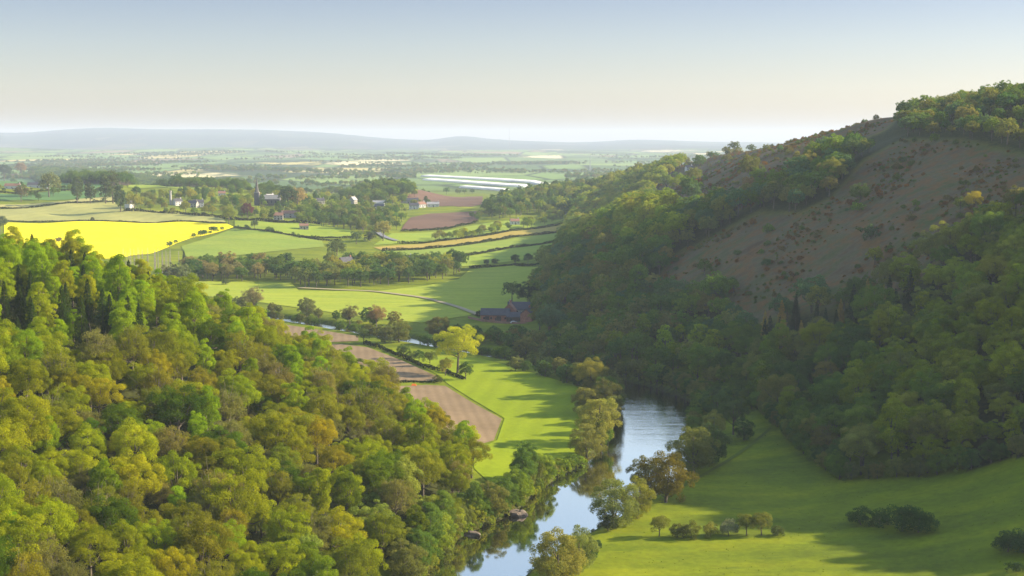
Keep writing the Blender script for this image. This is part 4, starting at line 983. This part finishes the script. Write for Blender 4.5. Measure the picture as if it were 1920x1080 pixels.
# ---- one point mesh + instancing nodes for the masses nobody could count
def src_join(nt, objs):
    j = nt.nodes.new('GeometryNodeJoinGeometry')
    for o in objs:
        oi = nt.nodes.new('GeometryNodeObjectInfo'); oi.inputs[0].default_value = o; oi.inputs['As Instance'].default_value = False
        sel = nt.nodes.new('GeometryNodeMaterialSelection'); sel.inputs[0].default_value = M_LEAF
        sm = nt.nodes.new('GeometryNodeSetMaterial'); sm.inputs['Material'].default_value = M_LEAFI
        nt.links.new(oi.outputs['Geometry'], sm.inputs[0]); nt.links.new(sel.outputs[0], sm.inputs['Selection'])
        gi_ = nt.nodes.new('GeometryNodeGeometryToInstance'); nt.links.new(sm.outputs[0], gi_.inputs[0]); nt.links.new(gi_.outputs[0], j.inputs[0])
    return j.outputs[0]
def mass(name, recs, label, cat, srcs):
    groups = {}
    n = len(recs)
    V = np.array([[t[0], t[1], t[2]-.2] for t in recs], np.float32)
    me = bpy.data.meshes.new(name); me.vertices.add(n); me.vertices.foreach_set('co', V.ravel())
    def at(nm, ty, arr, key):
        a = me.attributes.new(nm, ty, 'POINT'); a.data.foreach_set(key, np.asarray(arr).ravel())
    at('idx', 'INT', np.array([srcs[1][t[3]][RS.randint(len(srcs[1][t[3]]))] for t in recs], np.int32), 'value')
    at('rotz', 'FLOAT', RS.uniform(0, 6.283, n).astype(np.float32), 'value')
    at('siz', 'FLOAT', np.array([t[5] for t in recs], np.float32), 'value')
    at('tint', 'FLOAT_COLOR', np.array([tint(C2[t[4]], RS) for t in recs], np.float32), 'color')
    o = obj(name, me); tag(o, label, cat, kind='stuff')
    ng = bpy.data.node_groups.new(name, 'GeometryNodeTree')
    ng.interface.new_socket('Geometry', in_out='INPUT', socket_type='NodeSocketGeometry'); ng.interface.new_socket('Geometry', in_out='OUTPUT', socket_type='NodeSocketGeometry')
    gi0 = ng.nodes.new('NodeGroupInput'); go = ng.nodes.new('NodeGroupOutput')
    mp = ng.nodes.new('GeometryNodeMeshToPoints'); ip = ng.nodes.new('GeometryNodeInstanceOnPoints')
    ng.links.new(gi0.outputs[0], mp.inputs[0]); ng.links.new(mp.outputs[0], ip.inputs['Points'])
    ng.links.new(src_join(ng, srcs[0]), ip.inputs['Instance']); ip.inputs['Pick Instance'].default_value = True
    def na(nm, ty):
        a = ng.nodes.new('GeometryNodeInputNamedAttribute'); a.data_type = ty; a.inputs[0].default_value = nm
        return a.outputs[0]
    ng.links.new(na('idx', 'INT'), ip.inputs['Instance Index'])
    cx = ng.nodes.new('ShaderNodeCombineXYZ'); ng.links.new(na('rotz', 'FLOAT'), cx.inputs[2]); ng.links.new(cx.outputs[0], ip.inputs['Rotation'])
    ng.links.new(na('siz', 'FLOAT'), ip.inputs['Scale'])
    ng.links.new(ip.outputs[0], go.inputs[0])
    md = o.modifiers.new('trees', 'NODES'); md.node_group = ng
    return o
# sources: visible single trees of each form
firsts = {}
for o in list(bpy.data.objects):
    if o.type == 'MESH' and o.parent is None:
        for k in KIND:
            for m in KIND[k]['lo']:
                if o.data == m and m.name not in firsts: firsts[m.name] = (k, o)
order = list(firsts.values())
SR = [o for k, o in order]; SI = {}
NS = len(order)
for i, (k, o) in enumerate(order): SI.setdefault(k, []).append(NS-1-i)
for k in KIND: SI.setdefault(k, SI['round'])
SI = {k: SI[k] for k in SI}
print('INST', len(INST), 'FAR', len(FAR), 'objs', NOBJ[0], {k: len(v) for k, v in SI.items()})
mass('hillside_wood', INST, 'dense broadleaf wood spreading over the right hillside', 'wood', (SR, SI))
mass('distant_trees', FAR, 'hazy hedgerow trees and woods scattered over the distant plain', 'wood', (SR, SI))
# bracken and heather clumps on the heath
bx, by = scatter(30, 330, 560, 1900, 3.4, .5)
bz = T(bx, by); bpx, bpy_ = project(bx, by, bz); k = inheath(bpx, bpy_)
nz_ = np.sin(bx/9+by/31)*np.sin(by/13-bx/40)+np.sin(bx/23-by/17)*.6+RS.normal(0, .4, len(bx)); k &= nz_ > .22
BR_ = [[x, y, z-.3, 'bush', 'x', float(np.clip(RS.lognormal(-1.3, .45), .12, .9)), '', True] for x, y, z in zip(bx[k], by[k], bz[k])]
C2['x'] = (.23, .125, .035)
for t in BR_: t[4] = ['x', 'y', 'z'][RS.randint(3)]
C2['y'] = (.18, .15, .05); C2['z'] = (.12, .17, .035)
mass('bracken', BR_, 'rusty brown bracken and low scrub covering the heath slope', 'bracken', (SR, SI))
gx_, gy_ = scatter(0, 190, 335, 600, 2.3, .5)
fx2 = np.interp(gy_, [a for a, b in _f], [b for a, b in _f]); k = (polydist(gx_, gy_, RIVER) > 2) & ~inpoly(gx_, gy_, RIVER) & (gx_ < np.where(gy_ < 420, 400, fx2-2)) & (gx_ > 20)
k &= (np.sin(gx_/14+gy_/27)*np.sin(gy_/11-gx_/33)+RS.normal(0, .6, len(gx_))) > .45; gx_, gy_ = gx_[k], gy_[k]; gz_ = T(gx_, gy_)
ir = np.interp(gy_, BR[:, 1], BR[:, 0]); k = gx_ > ir+1; gx_, gy_, gz_ = gx_[k], gy_[k], gz_[k]
C2['g'] = (.17, .22, .008); C2['h'] = (.13, .17, .008)
TF = [[x, y, z-.02, 'bush', 'gh'[RS.randint(2)], float(RS.uniform(.035, .09)), '', True] for x, y, z in zip(gx_, gy_, gz_)]
mass('grass_tufts', TF, 'rough tufts of grass dotted over the right riverside meadow', 'grass', (SR, SI)); print('tufts', len(TF), 'bracken', len(BR_))

# ------------------------------------------------------------------ hedges
def hedge(pts, h, w, label, col=(.035,.05,.014), dens=1.0):
    P = np.array(onto(pts)); seg = np.hypot(*np.diff(P, axis=0).T); Ltot = seg.sum(); cum = np.r_[0, np.cumsum(seg)]
    size = max(.5, w*.42); n = int(min(16000, Ltot*(w+2*h)/(size*size)*2.2*dens))
    t = RS.uniform(0, Ltot, n); x = np.interp(t, cum, P[:, 0]); y = np.interp(t, cum, P[:, 1])
    hh = h*(1+.25*np.sin(t/7)+.15*np.sin(t/2.3)); a = RS.uniform(0, math.pi, n); rad = RS.uniform(.7, 1, n)
    dx = np.gradient(P, axis=0); i = np.clip(np.searchsorted(cum, t)-1, 0, len(P)-2); d = (P[i+1]-P[i])/seg[i][:, None]; nn = np.stack([-d[:, 1], d[:, 0]], -1)
    off = np.cos(a)*w/2*rad; x = x+nn[:, 0]*off; y = y+nn[:, 1]*off; z = T(x, y)+np.sin(a)*hh*rad*.95
    C = np.stack([x, y, z], -1); Nn = np.stack([nn[:, 0]*np.cos(a), nn[:, 1]*np.cos(a), np.sin(a)], -1)+RS.normal(0, .4, (n, 3))
    o0 = C.mean(0); V, Fq = leaves(C-o0, Nn, size, RS); me = mesh_np('hedge', V, [Fq], [M_LEAF]); add_lv(me, RS.uniform(0, 1, n))
    o = obj('hedge', me, None, o0); o.color = (*col, 1); tag(o, label, 'hedge')
HEDGES = [
 ([(-20,416.5),(100,416),(200,415),(330,415.5),(424,418.5)], 1.6, 2.2, 'thin dark hedge between the pale field and the rapeseed field'),
 ([(-20,391.5),(100,384.5),(215,378.5)], 2.2, 3, 'dark hedge between the straw strip and the pale field'),
 ([(232,396),(330,401),(415,409),(440,412),(520,417),(600,421)], 3.2, 4, 'long hedge along the lower edge of the village'),
 ([(440,427),(470,431),(520,437),(600,450),(640,452)], 2, 3, 'hedge between the hillside pasture and the village pasture'),
 ([(560,446),(620,446),(664,446)], 2, 2.5, 'short hedge at the bottom of the village pasture'),
 ([(716,470.5),(790,468),(870,460),(960,445),(1060,432.5)], 2.6, 3, 'dark hedge below the yellowing field'),
 ([(745,457),(800,456.5),(880,446),(960,433),(1058,419)], 2.4, 3, 'dark hedge above the yellowing field'),
 ([(872,480),(960,464.5),(1054,450.5)], 2.4, 3, 'hedge between the lower strip field and the pasture'),
 ([(880,503),(960,498),(1012,496)], 2.2, 3, 'low hedge at the top of the shaded meadow'),
 ([(-20,360),(80,359),(205,357)], 2.6, 3, 'hedge below the hilltop pasture'),
 ([(684,644),(720,655),(760,672),(800,690),(840,700),(872,712)], 1.7, 2.6, 'trimmed hedge running beside the middle ploughed field'),
 ([(700,717.5),(760,717),(822,716)], 1.0, 1.8, 'low rough hedge between the middle and lower ploughed fields'),
 ([(752,434),(830,430.5),(895,416)], 2.5, 3, 'hedge under the near red field'),
]
for pts, h, w, lab in HEDGES: hedge(pts, h, w, lab)

# rough banks: low dark scrub lines in the meadows
# ------------------------------------------------------------------ buildings
M_WHITE = simple('white_render', (.56,.54,.50), .8, .08); M_BRICK = simple('red_brick', (.34,.15,.10), .9, .25, 1.2); M_STONE = simple('grey_stone', (.36,.33,.28), .9, .2)
M_DSTONE = simple('dark_stone', (.13,.12,.11), .9, .2); M_SLATE = simple('slate', (.085,.080,.085), .6, .2, .6); M_TILE = simple('clay_tile', (.28,.15,.10), .85, .2, .6); M_PALEROOF = simple('pale_roof', (.38,.36,.34), .6, .1)
M_GLASS = simple('window_glass', (.03,.035,.04), .15, .1); M_METAL = simple('metal', (.3,.31,.32), .5, .1)
M_WOOD = simple('dark_timber', (.08,.06,.045), .8, .2)
def gable(w, l, h, rh, over=.35):
    wall = MB(); wall.V = []
    hw, hl = w/2, l/2
    V = [(-hl,-hw,-1),(hl,-hw,-1),(hl,hw,-1),(-hl,hw,-1),(-hl,-hw,h),(hl,-hw,h),(hl,hw,h),(-hl,hw,h),(-hl,0,h+rh),(hl,0,h+rh)]
    wall.add(V, [(0,1,5,4),(2,3,7,6),(3,0,4,7),(1,2,6,5)]); wall.add([V[4],V[7],V[8]], [(0,1,2)]); wall.add([V[6],V[5],V[9]], [(0,1,2)])
    roof = MB(); k = over/hw*rh; t = .22
    for sgn in (-1, 1):
        a = (-hl-over, sgn*(hw+over), h-k+.05); b = (hl+over, sgn*(hw+over), h-k+.05); c = (hl+over, 0, h+rh+.05); d = (-hl-over, 0, h+rh+.05)
        top = [(p[0], p[1], p[2]+t) for p in (a, b, c, d)]
        roof.add([a,b,c,d]+top, [(0,1,2,3),(4,5,6,7),(0,1,5,4),(2,3,7,6),(1,2,6,5),(3,0,4,7)])
    return wall, roof
def house(px, py, w, l, h, rh, rz, wm, rm, name, label, cat='house', chim=1, win=4, door=True, at_=None, lift=0):
    p = at_ or hit(px, py); r = bpy.data.objects.new(name, None); COL.objects.link(r)
    r.location = (p[0], p[1], T1(*p)+lift); r.rotation_euler = (0, 0, rz); tag(r, label, cat)
    a, b = gable(w, l, h, rh); a.build('wall', wm, r); ro = b.build('roof', rm, r)
    for i in range(chim):
        c = MB(); xx = (-1)**i*(l/2-1); c.box((xx, 0, h+rh+.5), (.9, .9, 2.0)); c.build('chimney', wm, ro)
    for i in range(win):
        x = -l/2+l*(i+.5)/win
        for zz in ([h*.3, h*.72] if h > 4.5 else [h*.5]):
            c = MB(); c.box((x, -w/2-.01, zz), (1.0, .12, 1.2)); c.build('window', M_GLASS, r)
    if door:
        c = MB(); c.box((0.6, -w/2-.02, 1.0), (1.0, .14, 2.0)); c.build('door', M_WOOD, r)
    return r
HOUSES = [
 (372,388,7,12,5.5,3,.3,M_WHITE,M_SLATE,'white gabled house in front of the village trees'),
 (362,389,7,11,5,3,-.2,M_STONE,M_SLATE,'grey roofed house left of the white gabled house'),
 (333,385,7,10,5,3,.8,M_WHITE,M_SLATE,'small white house near the slim stone tower'),
 (243,390,7,9,5,3,1.2,M_WHITE,M_SLATE,'white cottage by the hedge at the right corner of the pale field'),
 (506,378,8,12,5.5,4,.9,M_WHITE,M_PALEROOF,'white house with pale roof right of the church'),
 (522,412,7,10,5,3,.1,M_STONE,M_TILE,'stone cottage below the church'),
 (545,408,7,20,5,3,.0,M_STONE,M_TILE,'long stone house below the tall brownish tree'),
 (416,368,7,9,4,2.5,.2,M_WHITE,M_TILE,'tiny pale house behind the village'),
 (662,382,8,9,5.5,4,1.1,M_STONE,M_PALEROOF,'pale gabled house below the knoll'),
 (713,394,7,14,4.5,3,-.5,M_WHITE,M_SLATE,'white bungalow with slanting roof under the knoll'),
 (712,386,8,18,4,3,.0,M_WHITE,M_PALEROOF,'low pale-roofed house behind the white bungalow'),
 (776,392,8,12,5,3,.1,M_WHITE,M_SLATE,'white house at the right end of the village'),
 (790,389,7,10,4.5,3,.6,M_WHITE,M_TILE,'white gabled house touching the village edge beside the red field'),
 (812,388,7,16,4,2.5,.05,M_WHITE,M_PALEROOF,'low white house standing at the far right of the village'),
 (765,381,8,28,4,3,.05,M_STONE,M_SLATE,'long slate roof behind the village houses'),
 (600,382,7,11,4.5,3,.4,M_STONE,M_SLATE,'grey house half hidden in the middle of the village trees'),
 (570,430,7,9,4,2,.2,M_STONE,M_TILE,'small stone barn above the village pasture'),
 (648,506,9,13,6.5,4,.9,M_BRICK,M_SLATE,'red brick house among the copse trees'),
 (756,497,9,15,5,3.4,.1,M_WHITE,M_SLATE,'white house with dark roof behind the copse'),
 (965,421,7,10,4,2.5,.2,M_WHITE,M_TILE,'white cottage in the tree row above the yellowing field'),
 (1068,412,7,9,4.5,3,.3,M_WHITE,M_SLATE,'white cottage where the hedges meet the hillside wood'),
 (28,331,8,18,4.5,3,.0,M_WHITE,M_TILE,'white farmhouse on the hilltop at the upper left'),
 (62,330,6,9,4,3,.5,M_WHITE,M_TILE,'small white outbuilding beside the hilltop farmhouse'),
 (72,352,10,28,4,3,.0,M_WHITE,M_SLATE,'long white barn in the upper left paddocks'),
 (24,354,8,20,4,3,.0,M_WHITE,M_TILE,'row of white cottages at the upper left edge'),
 (1292,320,6,8,3.5,2.5,.3,M_WHITE,M_SLATE,'tiny white cottage at the left foot of the open ridge'),
 (1136,372,7,9,4,3,.3,M_WHITE,M_SLATE,'white cottage hidden in trees at the end of the hillside'),
]
for px, py, w, l, h, rh, rz, wm, rm, lab in HOUSES:
    house(px, py, w, l, h, rh, rz, wm, rm, 'house' if 'barn' not in lab else 'barn', lab, 'house' if 'barn' not in lab else 'barn', win=3)
# church
p = hit(482, 385); ch = bpy.data.objects.new('church', None); COL.objects.link(ch); ch.location = (p[0], p[1], T1(*p)+1); tag(ch, 'stone village church with a tall slim spire', 'church')
a, b = gable(9, 24, 7, 5); wl = a.build('nave_wall', M_DSTONE, ch); wl.location = (17, 0, 0); rf = b.build('nave_roof', M_STONE, ch); rf.location = (17, 0, 0)
t = MB(); t.box((0, 0, 7), (6, 6, 16)); t.build('tower', M_DSTONE, ch)
t = MB(); t.tube([(0,0,15),(0,0,17),(0,0,33)], [2.9,2.4,.12], 8); t.build('spire', M_DSTONE, ch)
t = MB(); t.box((0,0,15.1), (6.6,6.6,.7)); t.build('parapet', M_STONE, ch)
for i in range(4):
    t = MB(); t.box((9+i*5, -4.55, 3.5), (1.1, .2, 3)); t.build('window', M_GLASS, ch)
# slim pale stone tower at (320,365)
p = hit(320, 384); ch = bpy.data.objects.new('stone_tower', None); COL.objects.link(ch); ch.location = (p[0], p[1], T1(*p)); tag(ch, 'slim pale stone tower rising among the village trees', 'tower')
t = MB(); t.tube([(0,0,-1),(0,0,16)], [1.5,1.2], 8); t.build('shaft', M_PALEROOF, ch); t = MB(); t.tube([(0,0,15.6),(0,0,16.8)], [1.6,1.6], 8); t.build('cap', M_STONE, ch)
# valley farm
def fb(px, py, w, l, h, rh, rz, wm, rm, label, **k): return house(px, py, w, l, h, rh, rz, wm, rm, 'barn', label, 'barn', **k)
r = fb(929, 601, 8, 17, 3.8, 3.4, -.10, M_BRICK, M_SLATE, 'long brick barn with slate roof at the left of the valley farm', chim=0, win=4)
for i in range(2):
    c = MB(); c.box((-4.5+i*7, -4.05, 1.6), (2.6, .14, 3.0)); c.build('door', M_WOOD, r)
fb(956, 598, 8, 9, 5.5, 4, 1.45, M_BRICK, M_TILE, 'brick gable end building in the middle of the valley farm', chim=1, win=2)
fb(976, 594, 9, 15, 5, 4, -.05, M_STONE, M_SLATE, 'slate roofed farmhouse behind the farm yard', chim=2, win=4)
fb(968, 602, 7, 11, 2.8, 2.4, -.1, M_WOOD, M_SLATE, 'low dark cart shed facing the farm yard', chim=0, win=2)
fb(990, 602, 7, 9, 4.5, 3, 1.3, M_BRICK, M_SLATE, 'small brick building at the right end of the valley farm', chim=1, win=2)
# yard wall
yw = MB(); W = onto([(878,597),(905,603),(935,606),(955,607),(990,606)])
for a, b in zip(W[:-1], W[1:]):
    z0 = T1(*a); ln = math.hypot(b[0]-a[0], b[1]-a[1]); yw.box(((a[0]+b[0])/2, (a[1]+b[1])/2, z0+.5), (ln, .5, 1.6), math.atan2(b[1]-a[1], b[0]-a[0]))
tag(yw.build('stone_wall', M_TILE), 'low reddish wall in front of the farm yard', 'wall')
# white car in the yard
def car(p, rz, label):
    r = bpy.data.objects.new('parked_car', None); COL.objects.link(r); r.location = (p[0], p[1], T1(*p)+.05); r.rotation_euler = (0,0,rz); tag(r, label, 'car')
    prof = [(-2.1,.35),(-2.15,.85),(-1.6,.98),(-1.0,1.42),(.5,1.45),(1.15,.98),(2.0,.85),(2.1,.4)]
    mb = MB(); n = len(prof); V = [(x, s*.85*(1 if z < 1 else .85), z) for s in (-1, 1) for x, z in prof]
    mb.add(V, [(i, i+1, n+i+1, n+i) for i in range(n-1)]+[(0, n, 2*n-1, n-1)])
    for s in (0, n): mb.add([V[s+i] for i in range(n)], [(0,1,6,7),(1,2,5,6),(2,3,4,5)])
    mb.build('body', M_WHITE, r)
    for x in (-1.3, 1.3):
        for s in (-1, 1):
            w = MB(); w.tube([(x, s*.72, .34), (x, s*.92, .34)], [.34,.34], 12); w.build('wheel', M_WOOD, r)
    w = MB(); w.box((-.25, 0, 1.2), (1.6, 1.5, .28)); w.build('window', M_GLASS, r)
car(hit(963, 606.5), .15, 'white car parked in front of the farm buildings')
# polytunnels
mt_, nt, out = newmat('polythene')
a_ = N(nt, 'ShaderNodeBsdfDiffuse'); a_.inputs[0].default_value = (.88, .88, .86, 1); b_ = N(nt, 'ShaderNodeBsdfTranslucent'); b_.inputs[0].default_value = (.88, .88, .86, 1)
m_ = N(nt, 'ShaderNodeMixShader'); L(nt, a_.outputs[0], m_.inputs[1]); L(nt, b_.outputs[0], m_.inputs[2]); L(nt, m_.outputs[0], out.inputs[0])
def tunnel(L_):
    mb = MB(); n = 8
    V = [(x, 4*math.cos(math.pi*k/n), 3.4*math.sin(math.pi*k/n)) for x in (-L_/2, L_/2) for k in range(n+1)]
    mb.add(V, [(k, k+1, n+1+k+1, n+1+k) for k in range(n)])
    for s in (0, n+1): mb.add([V[s+k] for k in (0,1,2,3)]+[V[s+k] for k in (5,6,7,8)], [(0,1,6,7),(1,2,5,6)]); 
    return mb.mesh('polytunnel', mt_, True)
def tunnel(L_):
    mb = MB(); n = 8
    V = [(x, 4*math.cos(math.pi*k/n), 4.2*math.sin(math.pi*k/n)) for x in (-L_/2, L_/2) for k in range(n+1)]
    mb.add(V, [(k, k+1, n+1+k+1, n+1+k) for k in range(n)])
    for s_ in (0, n+1): mb.add([V[s_+k] for k in range(n+1)], [(0,1,7,8),(1,2,6,7),(2,3,5,6),(3,4,5)])
    return mb.mesh('polytunnel', mt_, True)
for (xa, ya, xb, yb, ln, nm) in [(797,331,1000,343,90,'back'),(800,338,990,351,85,'middle'),(868,352,950,358,50,'front'),(1000,343,1036,350,80,'right')]:
    A = hit(xa, ya); B = hit(xb, yb); me = tunnel(ln); d_ = math.hypot(B[0]-A[0], B[1]-A[1]); n_ = int(d_/10)
    for i in range(n_):
        cx = A[0]+(B[0]-A[0])*i/n_; cy = A[1]+(B[1]-A[1])*i/n_+ln/2
        o = obj('polytunnel', me, None, (cx, cy, T1(cx, cy)+.1)); o.rotation_euler = (0, 0, R(78))
        tag(o, f'long white polytunnel in the {nm} block on the distant plain', 'polytunnel', f'white polytunnels of the {nm} block on the plain')
# radio mast and pylon on the plain
def mast(px, py, h, w, Y, label, name):
    x = (px-960)/F*Y; r = MB()
    for sx, sy in ((-1,-1),(1,-1),(0,1)): r.tube([(sx*w, sy*w, -3),(sx*w*.2, sy*w*.2, h)], [w*.16, w*.09], 4)
    k = int(h/(w*3))
    for i in range(k):
        z0, z1 = h*i/k, h*(i+1)/k; s0, s1 = 1-.8*i/k, 1-.8*(i+1)/k
        r.tube([(-w*s0,-w*s0,z0),(w*s1,-w*s1,z1)], [w*.07]*2, 3); r.tube([(w*s0,-w*s0,z0),(0,w*s1,z1)], [w*.07]*2, 3)
    tag(r.build(name, M_METAL, None, (x, Y, T1(x, Y))), label, 'mast')
mast(955, 262, 190, 3.2, 12000, 'thin faint radio mast above the horizon hills', 'radio_mast')
mast(1106, 300, 60, 2.4, 4300, 'hazy lattice pylon on the plain left of the ridge', 'pylon')

# river rocks and small things
def rock(px, py, sx, sy, sz, mat, name, label, seed, z=0):
    rs = np.random.RandomState(seed); import bmesh
    bm = bmesh.new(); bmesh.ops.create_icosphere(bm, subdivisions=3, radius=1)
    ph = rs.uniform(0, 6, 6)
    for v in bm.verts:
        c = v.co; k = 1+.16*math.sin(c.x*3+ph[0])*math.sin(c.y*3.3+ph[1])+.13*math.sin(c.z*5+ph[2]+c.x*2)+.06*math.sin(c.x*11+ph[3])*math.sin(c.y*9+c.z*8)
        v.co = Vector((math.copysign(abs(c.x)**.75, c.x)*sx*k, math.copysign(abs(c.y)**.75, c.y)*sy*k, round(c.z*3*k)/3*sz*.5+c.z*sz*.5*k))
    me = bpy.data.meshes.new(name); bm.to_mesh(me); bm.free(); me.materials.append(mat)
    p = wz0(px, py, z); o = obj(name, me, None, (p[0], p[1], z)); o.rotation_euler = (0,0,rs.uniform(-.3,.3)); tag(o, label, 'rock')
M_ROCK = simple('sandstone', (.16,.125,.095), .9, .35, .9); M_LIME = simple('limestone', (.62,.58,.48), .9, .12, .7)
rock(970, 966, 2.6, 2.2, 1.9, M_ROCK, 'boulder', 'brown boulder jutting into the river below the left wood', 1)
rock(886, 1003, 2.3, 1.6, .9, M_ROCK, 'boulder', 'flat reddish boulder in the water further downstream', 2)
rock(855, 1003, 1.6, 1.4, .8, M_ROCK, 'boulder', 'small dark boulder tucked under the bank trees downstream', 4)
p = hit(592, 1078)
rock(590, 1078, .9, .9, 3.4, M_LIME, 'crag', 'pale upright crag showing between trees at the bottom of the left wood', 3, z=12)
M_OR = simple('orange_canvas', (.75,.16,.02), .7, .1)
mb = MB(); mb.add([(-1.1,-.7,0),(1.1,-.7,0),(1.1,.7,0),(-1.1,.7,0),(-.7,0,.8),(.7,.1,.7)], [(0,1,5,4),(2,3,4,5),(3,0,4),(1,2,5)])
p = hit(776, 723.5); tag(mb.build('tarpaulin_heap', M_OR, None, (p[0], p[1], T1(*p)+.2)), 'small orange tarpaulin heap at the edge of the ploughed field', 'tarpaulin')

# ------------------------------------------------------------------ air
hz = MB(); hz.box((0, 11000, 120), (44000, 30000, 330))
def hazemat():
    m, nt, out = newmat('haze'); v = N(nt, 'ShaderNodeVolumePrincipled')
    v.inputs['Color'].default_value = (.76, .86, 1.0, 1); v.inputs['Density'].default_value = .66e-4; v.inputs['Anisotropy'].default_value = .05
    L(nt, v.outputs[0], out.inputs['Volume']); return m
h = hz.build('haze', hazemat()); tag(h, 'pale blue haze filling the valley and the plain', 'haze', kind='stuff')

# ------------------------------------------------------------------ light
SUN_EL, SUN_AZ = 22.5, 79.0        # azimuth clockwise from +Y
w = bpy.data.worlds.new('World'); sc.world = w; w.use_nodes = True; nt = w.node_tree
bg = nt.nodes['Background']; sky = nt.nodes.new('ShaderNodeTexSky'); sky.sky_type = 'NISHITA'; sky.sun_disc = False
sky.sun_elevation = R(SUN_EL); sky.sun_rotation = R(SUN_AZ); sky.air_density = 1.0; sky.dust_density = .6; sky.ozone_density = 1.5
tc = nt.nodes.new('ShaderNodeTexCoord'); sx = nt.nodes.new('ShaderNodeSeparateXYZ'); nt.links.new(tc.outputs['Generated'], sx.inputs[0])
rp = ramp(nt, sx.outputs[2], [(0, (.37,.335,.345)), (.015, (.40,.368,.385)), (.035, (.43,.40,.43)), (.065, (.395,.375,.425)), (.11, (.315,.30,.375)), (.17, (1.05,.90,.80)), (.5, (1,.97,.93))])  # low sky dimmed, sky above the frame raised as added fill light
nt.links.new(mixc(nt, 1.0, sky.outputs[0], rp, 'MULTIPLY'), bg.inputs[0]); bg.inputs[1].default_value = .14
sun = bpy.data.objects.new('sun', bpy.data.lights.new('sun', 'SUN')); COL.objects.link(sun)
sun.data.energy = 5.0; sun.data.angle = R(.5); sun.data.color = (1, .87, .64)
d = Vector((math.sin(R(SUN_AZ))*math.cos(R(SUN_EL)), math.cos(R(SUN_AZ))*math.cos(R(SUN_EL)), math.sin(R(SUN_EL))))
sun.rotation_euler = d.to_track_quat('Z', 'Y').to_euler()
sc.view_settings.view_transform = 'Standard'; sc.view_settings.look = 'None'; sc.view_settings.gamma = 1
sc.view_settings.exposure = 1.3
cy = sc.cycles if hasattr(sc, 'cycles') else None
if cy:
    cy.max_bounces = 6; cy.diffuse_bounces = 3; cy.transmission_bounces = 4; cy.transparent_max_bounces = 4; cy.volume_bounces = 0
    cy.use_denoising = True; cy.caustics_reflective = False; cy.caustics_refractive = False
